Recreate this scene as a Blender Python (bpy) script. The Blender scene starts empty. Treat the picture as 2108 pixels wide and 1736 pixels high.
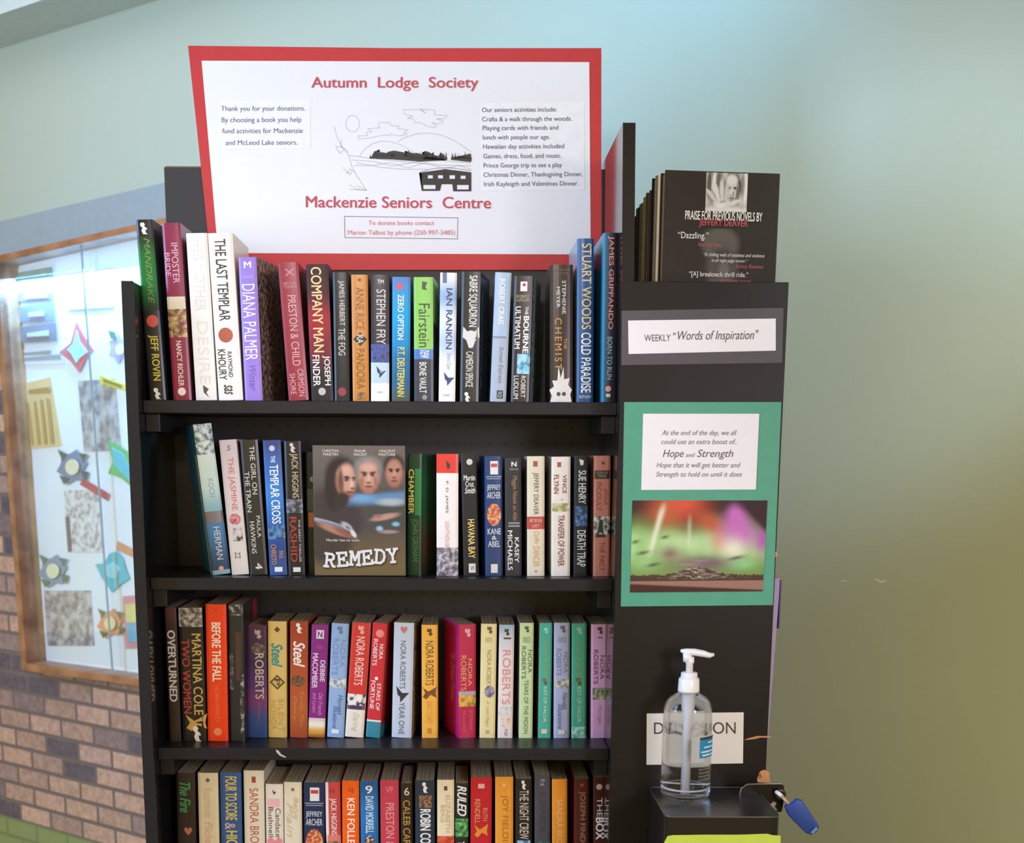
import bpy, bmesh, math, random
from mathutils import Vector, Matrix, Euler, noise
from mathutils.geometry import tessellate_polygon

# ------------------------------------------------------------------ camera, world, lights, exposure
W_PX, H_PX = 2108.0, 1736.0
F, CX, CY = 2700.0, 985.0, 1446.0          # focal length and optical centre, in picture pixels
EYE = 1.55
PITCH, YAW, ROLL = math.atan(516 / 2700.0), math.radians(0.74), math.radians(0.26)
S = bpy.context.scene
COL = S.collection
CAM_R = (Matrix.Rotation(-YAW, 3, 'Z') @ Matrix.Rotation(math.pi / 2 - PITCH, 3, 'X') @ Matrix.Rotation(ROLL, 3, 'Z'))
cam = bpy.data.cameras.new('camera')
cam.sensor_fit = 'HORIZONTAL'; cam.sensor_width = 36.0
cam.lens = F / W_PX * 36.0
cam.shift_x = (W_PX / 2 - CX) / W_PX
cam.shift_y = (CY - H_PX / 2) / W_PX
cam.clip_start = 0.05
cam.dof.use_dof = True; cam.dof.focus_distance = 2.02; cam.dof.aperture_fstop = 6.5
camo = bpy.data.objects.new('camera', cam); COL.objects.link(camo)
camo.matrix_world = Matrix.Translation((0, 0, EYE)) @ CAM_R.to_4x4()
S.camera = camo

S.view_settings.view_transform = 'Standard'; S.view_settings.look = 'None'
S.view_settings.exposure = 0.0; S.view_settings.gamma = 1.0; S.view_settings.use_curve_mapping = False

wd = bpy.data.worlds.new('world'); S.world = wd; wd.use_nodes = True
bgn = wd.node_tree.nodes['Background']
bgn.inputs[0].default_value = (1.0, 0.79, 0.31, 1); bgn.inputs[1].default_value = 1.17

def lamp(name, kind, loc, target, energy, color, **kw):
    l = bpy.data.lights.new(name, kind); l.energy = energy; l.color = color
    for k, v in kw.items(): setattr(l, k, v)
    o = bpy.data.objects.new(name, l); COL.objects.link(o)
    o.location = loc
    o.rotation_euler = (Vector(target) - Vector(loc)).to_track_quat('-Z', 'Y').to_euler()
    return o
LIGHTS = {
    # window far to the left, beside the noticeboard wall
    'window_daylight': ('AREA', (-2.3, 1.12, 2.15), (-0.2, 2.5, 1.6), 83, (0.31, 0.56, 0.98), dict(shape='RECTANGLE', size=0.7, size_y=1.6)),
    # added cool fill spot that lifts the wall right of the tower
    'right_wall_fill': ('SPOT', (0.98, 0.5, 2.4), (0.74, 2.36, 1.84), 90, (0.62, 0.80, 1.0), dict(spot_size=math.radians(27), spot_blend=0.75, shadow_soft_size=0.12)),
    # added blue spot that tints the wall above the bookcase
    'upper_wall_fill': ('SPOT', (0.15, 1.95, 2.72), (0.22, 2.80, 2.42), 24, (0.12, 0.55, 1.0), dict(spot_size=math.radians(95), spot_blend=1.0, shadow_soft_size=0.1)),
    # added fill spot right of the camera, to brighten the shelves
    'front_fill': ('SPOT', (1.4, -0.4, 1.75), (-0.12, 2.0, 1.20), 140, (0.80, 0.76, 1.0), dict(spot_size=math.radians(37), spot_blend=0.6, shadow_soft_size=0.3)),
    # added unseen spot, only there to brighten the poster
    'poster_fill': ('SPOT', (-0.35, -0.9, 2.35), (-0.08, 2.25, 1.95), 82, (1.0, 0.93, 0.97), dict(spot_size=math.radians(23), spot_blend=0.6, shadow_soft_size=0.15)),
}
for k_, (kind_, loc_, tgt_, en_, col_, kw_) in LIGHTS.items(): lamp(k_, kind_, loc_, tgt_, en_, col_, **kw_)

# ------------------------------------------------------------------ pixel helpers
CAM_O = Vector((0, 0, EYE))
def ray(px, py):
    return (CAM_R @ Vector(((px - CX) / F, (CY - py) / F, -1.0)))
def at(px, py, Y):
    d = ray(px, py)
    return CAM_O + d * (Y / d.y)
# back wall: a vertical plane running away to the left
WT = Vector((-math.sin(math.radians(52.1)), math.cos(math.radians(52.1)), 0))   # along the wall, leftwards
WN = Vector((-WT.y, WT.x, 0))                                                    # towards the room
if WN.y > 0: WN = -WN
W0 = Vector((0, 2.95, 0))
def on_wall(px, py, off=0.0):
    d = ray(px, py); p0 = W0 + WN * off
    return CAM_O + d * ((p0 - CAM_O).dot(WN) / d.dot(WN))

# ------------------------------------------------------------------ materials
def lin(h):
    h = h.lstrip('#'); o = []
    for i in (0, 2, 4):
        c = int(h[i:i + 2], 16) / 255.0
        o.append(c / 12.92 if c <= 0.04045 else ((c + 0.055) / 1.055) ** 2.4)
    return (o[0], o[1], o[2], 1.0)
MATS = {}
def mat(hexc, rough=0.42, var=0.10, scale=45.0, metal=0.0, spec=0.5, coat=0.0):
    key = (hexc, rough, var, scale, metal, spec, coat)
    if key in MATS: return MATS[key]
    m = bpy.data.materials.new('m_' + hexc.strip('#')); m.use_nodes = True
    nt = m.node_tree; b = nt.nodes['Principled BSDF']
    c = lin(hexc)
    tc = nt.nodes.new('ShaderNodeTexCoord'); n = nt.nodes.new('ShaderNodeTexNoise')
    n.inputs['Scale'].default_value = scale; n.inputs['Detail'].default_value = 4
    mx = nt.nodes.new('ShaderNodeMix'); mx.data_type = 'RGBA'
    mx.inputs[6].default_value = tuple(x * (1 - var) for x in c[:3]) + (1,)
    mx.inputs[7].default_value = tuple(min(1, x * (1 + var)) for x in c[:3]) + (1,)
    nt.links.new(tc.outputs['Object'], n.inputs['Vector'])
    nt.links.new(n.outputs['Fac'], mx.inputs[0]); nt.links.new(mx.outputs[2], b.inputs['Base Color'])
    b.inputs['Roughness'].default_value = rough; b.inputs['Metallic'].default_value = metal
    b.inputs['Specular IOR Level'].default_value = spec; b.inputs['Coat Weight'].default_value = coat
    MATS[key] = m; return m
def nodes_mat(name):
    m = bpy.data.materials.new(name); m.use_nodes = True
    return m, m.node_tree, m.node_tree.nodes['Principled BSDF']
# printed picture: colours stored in the print itself
PRINT, nt, b = nodes_mat('m_print')
at_n = nt.nodes.new('ShaderNodeVertexColor'); at_n.layer_name = 'Col'
nt.links.new(at_n.outputs['Color'], b.inputs['Base Color']); b.inputs['Roughness'].default_value = 0.4; b.inputs['Specular IOR Level'].default_value = 0.22
PHOTO, nt, b = nodes_mat('m_photo_paper')
at_n = nt.nodes.new('ShaderNodeVertexColor'); at_n.layer_name = 'Col'
nt.links.new(at_n.outputs['Color'], b.inputs['Base Color']); b.inputs['Roughness'].default_value = 0.5
b.inputs['Specular IOR Level'].default_value = 0.12
# mottled print of three inks
def mottled(c1, c2, c3, scale=90.0):
    key = ('mot', c1, c2, c3, scale)
    if key in MATS: return MATS[key]
    m, nt, b = nodes_mat('m_mottled')
    tc = nt.nodes.new('ShaderNodeTexCoord'); n = nt.nodes.new('ShaderNodeTexNoise'); r = nt.nodes.new('ShaderNodeValToRGB')
    n.inputs['Scale'].default_value = scale; n.inputs['Detail'].default_value = 3
    r.color_ramp.elements[0].position = 0.38; r.color_ramp.elements[0].color = lin(c1)
    r.color_ramp.elements[1].position = 0.64; r.color_ramp.elements[1].color = lin(c3)
    e = r.color_ramp.elements.new(0.5); e.color = lin(c2)
    nt.links.new(tc.outputs['Object'], n.inputs['Vector']); nt.links.new(n.outputs['Fac'], r.inputs[0])
    nt.links.new(r.outputs[0], b.inputs['Base Color']); b.inputs['Roughness'].default_value = 0.4
    MATS[key] = m; return m
def laminate(name, hexc, rough, spec=0.5):
    m, nt, b = nodes_mat(name)
    tc = nt.nodes.new('ShaderNodeTexCoord'); mp = nt.nodes.new('ShaderNodeMapping'); n = nt.nodes.new('ShaderNodeTexNoise')
    mp.inputs['Scale'].default_value = (4, 4, 40); n.inputs['Scale'].default_value = 6; n.inputs['Detail'].default_value = 5
    r = nt.nodes.new('ShaderNodeValToRGB'); c = lin(hexc)
    r.color_ramp.elements[0].color = tuple(x * .8 for x in c[:3]) + (1,); r.color_ramp.elements[1].color = tuple(x * 1.25 for x in c[:3]) + (1,)
    nt.links.new(tc.outputs['Object'], mp.inputs[0]); nt.links.new(mp.outputs[0], n.inputs['Vector'])
    nt.links.new(n.outputs['Fac'], r.inputs[0]); nt.links.new(r.outputs[0], b.inputs['Base Color'])
    b.inputs['Roughness'].default_value = rough; b.inputs['Specular IOR Level'].default_value = spec
    return m
BLACK = laminate('m_black_laminate', '#26221f', 0.32, .2)
BLACK_GLOSS = laminate('m_black_gloss', '#1b1a1b', 0.10)
EDGE = laminate('m_black_edge', '#222023', 0.34, .2)
PANEL = laminate('m_black_brown_panel', '#1d1815', 0.36, .18)
def pegboard(ztop):
    m, nt, b = nodes_mat('m_pegboard')
    tc = nt.nodes.new('ShaderNodeTexCoord'); sep = nt.nodes.new('ShaderNodeSeparateXYZ')
    nt.links.new(tc.outputs['Object'], sep.inputs[0])
    sq = []
    for ax in ('X', 'Z'):
        mo = nt.nodes.new('ShaderNodeMath'); mo.operation = 'PINGPONG'; mo.inputs[1].default_value = 0.0142
        nt.links.new(sep.outputs[ax], mo.inputs[0])
        p = nt.nodes.new('ShaderNodeMath'); p.operation = 'POWER'; p.inputs[1].default_value = 2
        nt.links.new(mo.outputs[0], p.inputs[0]); sq.append(p)
    ad = nt.nodes.new('ShaderNodeMath'); ad.operation = 'ADD'
    nt.links.new(sq[0].outputs[0], ad.inputs[0]); nt.links.new(sq[1].outputs[0], ad.inputs[1])
    lt = nt.nodes.new('ShaderNodeMath'); lt.operation = 'GREATER_THAN'; lt.inputs[1].default_value = 0.0032 ** 2
    nt.links.new(ad.outputs[0], lt.inputs[0])
    up = nt.nodes.new('ShaderNodeMath'); up.operation = 'GREATER_THAN'; up.inputs[1].default_value = ztop
    nt.links.new(sep.outputs['Z'], up.inputs[0])
    mxx = nt.nodes.new('ShaderNodeMath'); mxx.operation = 'MAXIMUM'
    nt.links.new(lt.outputs[0], mxx.inputs[0]); nt.links.new(up.outputs[0], mxx.inputs[1]); lt = mxx
    mx = nt.nodes.new('ShaderNodeMix'); mx.data_type = 'RGBA'
    mx.inputs[6].default_value = (0.002, 0.002, 0.002, 1); mx.inputs[7].default_value = lin('#231f20')
    nt.links.new(lt.outputs[0], mx.inputs[0]); nt.links.new(mx.outputs[2], b.inputs['Base Color'])
    bp = nt.nodes.new('ShaderNodeBump'); bp.inputs['Strength'].default_value = 0.6; bp.inputs['Distance'].default_value = 0.002
    nt.links.new(lt.outputs[0], bp.inputs['Height']); nt.links.new(bp.outputs[0], b.inputs['Normal'])
    b.inputs['Roughness'].default_value = 0.5
    return m
def pages_mat():
    m, nt, b = nodes_mat('m_pages')
    tc = nt.nodes.new('ShaderNodeTexCoord'); mp = nt.nodes.new('ShaderNodeMapping'); n = nt.nodes.new('ShaderNodeTexNoise')
    mp.inputs['Scale'].default_value = (900, 6, 3); n.inputs['Scale'].default_value = 1.0
    r = nt.nodes.new('ShaderNodeValToRGB')
    r.color_ramp.elements[0].position = .3; r.color_ramp.elements[0].color = lin('#a08a6c')
    r.color_ramp.elements[1].position = .7; r.color_ramp.elements[1].color = lin('#d6c8ac')
    nt.links.new(tc.outputs['Object'], mp.inputs[0]); nt.links.new(mp.outputs[0], n.inputs['Vector'])
    nt.links.new(n.outputs['Fac'], r.inputs[0]); nt.links.new(r.outputs[0], b.inputs['Base Color'])
    b.inputs['Roughness'].default_value = 0.9; b.inputs['Specular IOR Level'].default_value = 0.1
    return m
PAGES = pages_mat()
def clear(name, tint, gloss_rough=0.03, ior=1.45, edge=None):
    """thin clear plastic or glass: see-through with mirror sheen growing towards grazing views"""
    m = bpy.data.materials.new(name); m.use_nodes = True; nt = m.node_tree
    for n in list(nt.nodes): nt.nodes.remove(n)
    out = nt.nodes.new('ShaderNodeOutputMaterial'); fl = nt.nodes.new('ShaderNodeLayerWeight'); fl.inputs[0].default_value = 0.5
    pw = nt.nodes.new('ShaderNodeMath'); pw.operation = 'POWER'; pw.inputs[1].default_value = 4.0
    fr = nt.nodes.new('ShaderNodeMath'); fr.operation = 'MULTIPLY_ADD'; fr.inputs[1].default_value = 0.8; fr.inputs[2].default_value = 0.035
    nt.links.new(fl.outputs['Facing'], pw.inputs[0]); nt.links.new(pw.outputs[0], fr.inputs[0])
    tr = nt.nodes.new('ShaderNodeBsdfTransparent'); tr.inputs[0].default_value = tint
    gl = nt.nodes.new('ShaderNodeBsdfGlossy'); gl.inputs['Roughness'].default_value = gloss_rough
    mx = nt.nodes.new('ShaderNodeMixShader')
    if edge:
        lw = nt.nodes.new('ShaderNodeLayerWeight'); lw.inputs[0].default_value = 0.35
        cm = nt.nodes.new('ShaderNodeMix'); cm.data_type = 'RGBA'
        cm.inputs[6].default_value = tint; cm.inputs[7].default_value = edge
        nt.links.new(lw.outputs['Facing'], cm.inputs[0]); nt.links.new(cm.outputs[2], tr.inputs[0])
    nt.links.new(fr.outputs[0], mx.inputs[0]); nt.links.new(tr.outputs[0], mx.inputs[1]); nt.links.new(gl.outputs[0], mx.inputs[2])
    nt.links.new(mx.outputs[0], out.inputs[0])
    return m
GLASS = clear('m_cabinet_glass', (0.97, 0.99, 0.99, 1))
def refr(name, ior, tint, clear_share, rough=0.0):
    m = bpy.data.materials.new(name); m.use_nodes = True; nt = m.node_tree
    for n in list(nt.nodes): nt.nodes.remove(n)
    out = nt.nodes.new('ShaderNodeOutputMaterial'); g = nt.nodes.new('ShaderNodeBsdfGlass'); t = nt.nodes.new('ShaderNodeBsdfTransparent'); mx = nt.nodes.new('ShaderNodeMixShader')
    g.inputs['Color'].default_value = tint; g.inputs['IOR'].default_value = ior; g.inputs['Roughness'].default_value = rough
    t.inputs[0].default_value = tint; mx.inputs[0].default_value = clear_share
    nt.links.new(g.outputs[0], mx.inputs[1]); nt.links.new(t.outputs[0], mx.inputs[2]); nt.links.new(mx.outputs[0], out.inputs[0])
    return m
BOTTLE = refr('m_clear_bottle', 1.37, (0.985, 0.985, 0.995, 1), 0.25, 0.03)
def paint_wall():
    m, nt, b = nodes_mat('m_green_paint')
    tc = nt.nodes.new('ShaderNodeTexCoord'); n = nt.nodes.new('ShaderNodeTexNoise')
    n.inputs['Scale'].default_value = 260; n.inputs['Detail'].default_value = 3
    bp = nt.nodes.new('ShaderNodeBump'); bp.inputs['Strength'].default_value = 0.06; bp.inputs['Distance'].default_value = 0.002
    nt.links.new(tc.outputs['Object'], n.inputs['Vector']); nt.links.new(n.outputs['Fac'], bp.inputs['Height'])
    nt.links.new(bp.outputs[0], b.inputs['Normal'])
    b.inputs['Base Color'].default_value = lin('#bac2b1'); b.inputs['Roughness'].default_value = 0.6
    b.inputs['Specular IOR Level'].default_value = 0.3
    return m
GREEN_WALL = paint_wall()
def brick_mat(bw, bh, zsplit):
    """coordinates: x along the wall, z up, metres"""
    m, nt, b = nodes_mat('m_brick')
    tc = nt.nodes.new('ShaderNodeTexCoord'); sep = nt.nodes.new('ShaderNodeSeparateXYZ'); cmb = nt.nodes.new('ShaderNodeCombineXYZ')
    nt.links.new(tc.outputs['Object'], sep.inputs[0])
    nt.links.new(sep.outputs['X'], cmb.inputs['X']); nt.links.new(sep.outputs['Z'], cmb.inputs['Y'])
    br = nt.nodes.new('ShaderNodeTexBrick')
    br.inputs['Color1'].default_value = (0, 0, 0, 1); br.inputs['Color2'].default_value = (1, 1, 1, 1); br.inputs['Mortar'].default_value = (.5, .5, .5, 1)
    br.inputs['Scale'].default_value = 1; br.inputs['Mortar Size'].default_value = 0.0066; br.inputs['Mortar Smooth'].default_value = 0.3
    br.inputs['Brick Width'].default_value = bw; br.inputs['Row Height'].default_value = bh
    nt.links.new(cmb.outputs[0], br.inputs['Vector'])
    r = nt.nodes.new('ShaderNodeValToRGB'); r.color_ramp.interpolation = 'LINEAR'
    e = r.color_ramp.elements; e[0].position = 0.0; e[0].color = lin('#5f5660'); e[1].position = 1.0; e[1].color = lin('#ba968c')
    for p, c in ((.2, '#6a5d63'), (.26, '#a0847d'), (.55, '#b79380'), (.8, '#c9a28c')):
        x = e.new(p); x.color = lin(c)
    nt.links.new(br.outputs['Color'], r.inputs[0])
    n = nt.nodes.new('ShaderNodeTexNoise'); n.inputs['Scale'].default_value = 55; n.inputs['Detail'].default_value = 5
    nt.links.new(tc.outputs['Object'], n.inputs['Vector'])
    ov = nt.nodes.new('ShaderNodeMix'); ov.data_type = 'RGBA'; ov.blend_type = 'OVERLAY'; ov.inputs[0].default_value = 0.55
    nt.links.new(r.outputs[0], ov.inputs[6]); nt.links.new(n.outputs['Fac'], ov.inputs[7])
    mo = nt.nodes.new('ShaderNodeMix'); mo.data_type = 'RGBA'; mo.inputs[7].default_value = lin('#776762')
    nt.links.new(br.outputs['Fac'], mo.inputs[0]); nt.links.new(ov.outputs[2], mo.inputs[6])
    # bottom courses are painted olive green
    lt = nt.nodes.new('ShaderNodeMath'); lt.operation = 'LESS_THAN'; lt.inputs[1].default_value = zsplit
    nt.links.new(sep.outputs['Z'], lt.inputs[0])
    gm = nt.nodes.new('ShaderNodeMix'); gm.data_type = 'RGBA'; gm.inputs[6].default_value = lin('#8c9660'); gm.inputs[7].default_value = lin('#7c8558')
    nt.links.new(br.outputs['Fac'], gm.inputs[0])
    fin = nt.nodes.new('ShaderNodeMix'); fin.data_type = 'RGBA'
    nt.links.new(lt.outputs[0], fin.inputs[0]); nt.links.new(mo.outputs[2], fin.inputs[6]); nt.links.new(gm.outputs[2], fin.inputs[7])
    nt.links.new(fin.outputs[2], b.inputs['Base Color'])
    inv = nt.nodes.new('ShaderNodeMath'); inv.operation = 'SUBTRACT'; inv.inputs[0].default_value = 1
    nt.links.new(br.outputs['Fac'], inv.inputs[1])
    bp = nt.nodes.new('ShaderNodeBump'); bp.inputs['Strength'].default_value = 0.5; bp.inputs['Distance'].default_value = 0.006
    nt.links.new(inv.outputs[0], bp.inputs['Height']); nt.links.new(bp.outputs[0], b.inputs['Normal'])
    b.inputs['Roughness'].default_value = 0.8
    return m

# ------------------------------------------------------------------ object helpers
def obj(name, me, parent=None, loc=(0, 0, 0), rot=(0, 0, 0), label=None):
    o = bpy.data.objects.new(name, me); COL.objects.link(o)
    o.location = loc; o.rotation_euler = rot
    if parent is not None: o.parent = parent
    if label: o['label'] = label
    return o
def tag(o, label, cat, group=None):
    o['label'] = label; o['category'] = cat
    if group: o['group'] = group
    return o
def thing(name, label, cat, loc=(0, 0, 0), rot=(0, 0, 0), group=None):
    return tag(obj(name, None, None, loc, rot), label, cat, group)
def mesh(name, verts, faces, mats, mi=None, smooth=False):
    me = bpy.data.meshes.new(name); me.from_pydata([tuple(v) for v in verts], [], faces)
    for m in (mats if isinstance(mats, (list, tuple)) else [mats]): me.materials.append(m)
    if mi: me.polygons.foreach_set('material_index', mi)
    if smooth: me.polygons.foreach_set('use_smooth', [True] * len(me.polygons))
    me.update(); return me
def bm_mesh(name, bm, mats, smooth=False):
    me = bpy.data.meshes.new(name); bmesh.ops.recalc_face_normals(bm, faces=bm.faces[:]); bm.to_mesh(me); bm.free()
    for m in (mats if isinstance(mats, (list, tuple)) else [mats]): me.materials.append(m)
    if smooth: me.polygons.foreach_set('use_smooth', [True] * len(me.polygons))
    return me
def box_mesh(name, lo, hi, m, bevel=0.0, seg=2):
    bm = bmesh.new(); bmesh.ops.create_cube(bm, size=1)
    for v in bm.verts:
        v.co = Vector([lo[i] + (v.co[i] + .5) * (hi[i] - lo[i]) for i in range(3)])
    if bevel: bmesh.ops.bevel(bm, geom=bm.edges[:], offset=bevel, segments=seg, affect='EDGES', profile=0.5)
    return bm_mesh(name, bm, m)
def lathe(name, prof, m, n=40, caps=True):
    vs, fs = [], []
    for r, z in prof:
        for k in range(n):
            a = 2 * math.pi * k / n; vs.append((r * math.cos(a), r * math.sin(a), z))
    for i in range(len(prof) - 1):
        for k in range(n):
            k2 = (k + 1) % n; fs.append((i * n + k, i * n + k2, (i + 1) * n + k2, (i + 1) * n + k))
    if caps:
        fs.append(tuple(reversed(range(n)))); fs.append(tuple((len(prof) - 1) * n + k for k in range(n)))
    return mesh(name, vs, fs, m, smooth=True)
def tube_into(bm, pts, rad, n=10, closed_ends=True):
    rings = []
    for i, p in enumerate(pts):
        a = pts[max(0, i - 1)]; c = pts[min(len(pts) - 1, i + 1)]
        t = (Vector(c) - Vector(a)).normalized()
        u = t.orthogonal().normalized() if i == 0 else (u - t * u.dot(t)).normalized()
        w = t.cross(u); r = rad[i] if isinstance(rad, (list, tuple)) else rad
        rings.append([bm.verts.new(Vector(p) + (u * math.cos(2 * math.pi * k / n) + w * math.sin(2 * math.pi * k / n)) * r) for k in range(n)])
    for A, B in zip(rings, rings[1:]):
        for k in range(n): bm.faces.new((A[k], A[(k + 1) % n], B[(k + 1) % n], B[k]))
    if closed_ends:
        bm.faces.new(list(reversed(rings[0]))); bm.faces.new(rings[-1])
def plate(name, poly, normal, thick, m, base=None):
    """thin solid sheet: polygon (world points) pushed out along normal by thick; returns mesh and centroid"""
    c = base if base is not None else sum((Vector(p) for p in poly), Vector()) / len(poly)
    n = len(poly); nv = Vector(normal).normalized() * thick
    vs = [Vector(p) - c for p in poly] + [Vector(p) + nv - c for p in poly]
    bm = bmesh.new(); bv = [bm.verts.new(v) for v in vs]
    bm.faces.new(bv[:n]); bm.faces.new(bv[n:])
    for i in range(n): bm.faces.new((bv[i], bv[(i + 1) % n], bv[n + (i + 1) % n], bv[n + i]))
    return bm_mesh(name, bm, m), c

# lettering: glyph outlines as flat triangles, cached
TXT = {}
def glyphs(body, style=''):
    key = (body, style)
    if key in TXT: return TXT[key]
    cu = bpy.data.curves.new('lettering', 'FONT'); cu.body = body; cu.size = 1.0; cu.resolution_u = 4
    if 'i' in style: cu.shear = 0.3
    if 'w' in style: cu.space_character = 1.35
    ob = bpy.data.objects.new('lettering', cu); me = ob.to_mesh()
    vs = [(v.co.x, v.co.y) for v in me.vertices]; fs = [tuple(p.vertices) for p in me.polygons]
    ob.to_mesh_clear(); bpy.data.objects.remove(ob); bpy.data.curves.remove(cu)
    strikes = ((-.014, 0), (.014, 0), (0, .009), (0, -.009)) if 'b' in style else ((-.03, 0), (.03, 0), (-.012, .014), (.012, -.014), (.014, .014), (-.014, -.014)) if 'B' in style else ((0, 0),)
    n0 = len(vs); v0, f0 = vs, fs; vs, fs = [], []
    for i, (dx, dy) in enumerate(strikes):
        vs += [(x + dx, y + dy, i * .00003) for x, y in v0]; fs += [tuple(k + i * n0 for k in f) for f in f0]
    xs = [v[0] for v in vs]; ys = [v[1] for v in vs]
    TXT[key] = (vs, fs, min(xs), max(xs), min(ys), max(ys)); return TXT[key]
CAP = None
def cap_height():
    global CAP
    if CAP is None: CAP = glyphs('H')[5]
    return CAP
def colour_word(h):
    r, g, bl = [int(h.strip('#')[i:i + 2], 16) for i in (0, 2, 4)]
    mx, mn = max(r, g, bl), min(r, g, bl)
    if mx - mn < 34: return 'white' if mx > 200 else 'grey' if mx > 90 else 'black'
    if r == mx and g > bl + 12: return ('yellow' if g > r * .78 else 'orange') if mx > 190 else ('gold' if mx > 140 else 'brown')
    if r == mx: return 'pink' if mn > 120 else 'red' if bl < r * .7 else 'purple'
    if g == mx: return 'green' if bl < g * .85 else 'teal'
    return 'purple' if r > g * 1.08 else 'blue' if mx < 200 else 'pale blue'

# flat art drawn on a plane Y = const, in picture pixels
class Art:
    def __init__(s, name, Y, parent, base):
        s.name, s.Y, s.parent, s.base = name, Y, parent, Vector(base); s.k = 0
    def P(s, px, py, off): return at(px, py, s.Y) + Vector((0, -off, 0)) - s.base
    def add(s, name, vs, fs, m, label=None):
        return obj(name, mesh(name, vs, fs, m), s.parent, label=label)
    def text(s, body, x0, x1, base_y, cap, hexc, style='', off=0.0009, name='lettering', slope=0.0, label=None):
        vs, fs, a, b_, c, d = glyphs(body, style)
        sx = (x1 - x0) / (b_ - a); sy = cap / cap_height()
        pts = [s.P(x0 + (x - a) * sx, base_y - y * sy + slope * (x - a) * sx, off + z) for x, y, z in vs]
        return s.add(name, pts, fs, mat(hexc, 0.6), label or colour_word(hexc) + ' printed lettering')
    def poly(s, pts, hexc, off=0.0006, name='print_patch', label=None, m=None, thick=0.0004):
        bm = bmesh.new(); f = [bm.verts.new(s.P(x, y, off)) for x, y in pts]; bm.faces.new(f)
        bmesh.ops.triangulate(bm, faces=bm.faces[:])
        me = bm_mesh(name, bm, m or mat(hexc, 0.6)); return obj(name, me, s.parent, label=label)
    def strokes(s, lines, width, hexc, off=0.0008, name='line_drawing', label=None):
        vs, fs = [], []
        for L in lines:
            for (x0, y0), (x1, y1) in zip(L, L[1:]):
                dx, dy = x1 - x0, y1 - y0; ln = math.hypot(dx, dy) or 1
                ox, oy = -dy / ln * width / 2, dx / ln * width / 2
                ex, ey = dx / ln * width * .3, dy / ln * width * .3
                i = len(vs)
                vs += [s.P(x0 - ex + ox, y0 - ey + oy, off), s.P(x0 - ex - ox, y0 - ey - oy, off), s.P(x1 + ex - ox, y1 + ey - oy, off), s.P(x1 + ex + ox, y1 + ey + oy, off)]
                fs.append((i, i + 1, i + 2, i + 3))
        return s.add(name, vs, fs, mat(hexc, 0.6), label)
    def picture(s, corners, nx, ny, fn, off=0.0008, name='picture', label=None, m=None):
        (ax, ay), (bx, by), (cx, cy), (dx, dy) = corners       # TL TR BR BL
        vs, fs, cols = [], [], []
        for j in range(ny + 1):
            t = j / ny
            for i in range(nx + 1):
                u = i / nx
                x = (ax * (1 - u) + bx * u) * (1 - t) + (dx * (1 - u) + cx * u) * t
                y = (ay * (1 - u) + by * u) * (1 - t) + (dy * (1 - u) + cy * u) * t
                vs.append(s.P(x, y, off)); cols.append(fn(u, t))
        for j in range(ny):
            for i in range(nx):
                k = j * (nx + 1) + i; fs.append((k, k + nx + 1, k + nx + 2, k + 1))
        me = mesh(name, vs, fs, m or PRINT); colour_verts(me, cols)
        return obj(name, me, s.parent, label=label)
def colour_verts(me, cols):
    ca = me.color_attributes.new('Col', 'FLOAT_COLOR', 'POINT')
    flat = []
    for c in cols: flat += [c[0], c[1], c[2], 1.0]
    ca.data.foreach_set('color', flat)
def mixc(a, b, t): return tuple(a[i] * (1 - t) + b[i] * t for i in range(3))
def smooth(a, b, x):
    t = max(0.0, min(1.0, (x - a) / (b - a))) if a != b else float(x > a)
    return t * t * (3 - 2 * t)
def painter(bg, layers):
    """bg(u, t) -> colour; layers: (kind, cx, cy, rx, ry, angle, hex, softness)"""
    L = [(cx, cy, rx, ry, math.cos(math.radians(an)), math.sin(math.radians(an)), lin(h), so) for cx, cy, rx, ry, an, h, so in layers]
    def fn(u, t):
        c = bg(u, t)
        for cx, cy, rx, ry, ca, sa, col, so in L:
            x, y = u - cx, t - cy
            q = math.hypot((x * ca + y * sa) / rx, (-x * sa + y * ca) / ry)
            w = 1 - smooth(1 - so, 1 + so, q)
            if w > 0: c = mixc(c, col, w)
        return c
    return fn

# ------------------------------------------------------------------ room shell
def structure(name, me, loc=(0, 0, 0), rot=(0, 0, 0), parent=None):
    o = obj(name, me, parent, loc, rot)
    if parent is None: o['kind'] = 'structure'
    return o
WANG = math.atan2(-WT.y, -WT.x)            # local x of the wall runs to the right, local y into the wall
def wall_local(p):
    d = Vector(p) - W0; return Vector((-(d.dot(WT)), -(d.dot(WN)), d.z))
WROT = Matrix(((-WT.x, -WN.x, 0), (-WT.y, -WN.y, 0), (0, 0, 1)))
def wall_obj(name, lo, hi, m, kind=True, parent=None, bevel=0.0):
    me = box_mesh(name, lo, hi, m, bevel)
    o = obj(name, me, parent)
    o.matrix_world = Matrix.Translation(W0) @ WROT.to_4x4()
    if kind and parent is None: o['kind'] = 'structure'
    return o
zc = on_wall(156, 52).z                    # ceiling line
structure('floor', box_mesh('floor', (-9, -4, -0.05), (4, 8, 0), mat('#9c9588', 0.5, 0.12, 8)))
wall_obj('wall_back', (-6.5, 0.0, 0.0), (4.6, 0.12, zc + 0.6), GREEN_WALL)
sc = on_wall(1783, 1196)
bm = bmesh.new()
for px, py, w, h in ((1738, 1196, 7, 1.6), (1746, 1198, 3, 1), (1806, 1194, 6, 2.2), (1814, 1198, 8, 2.6), (1822, 1196, 4, 2)):
    P = [on_wall(px + math.cos(k * 1.05) * w * (0.7 + .3 * (k % 2)), py + math.sin(k * 1.05) * h, 0.0008) - sc for k in range(6)]
    bm.faces.new([bm.verts.new(p) for p in P])
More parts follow.
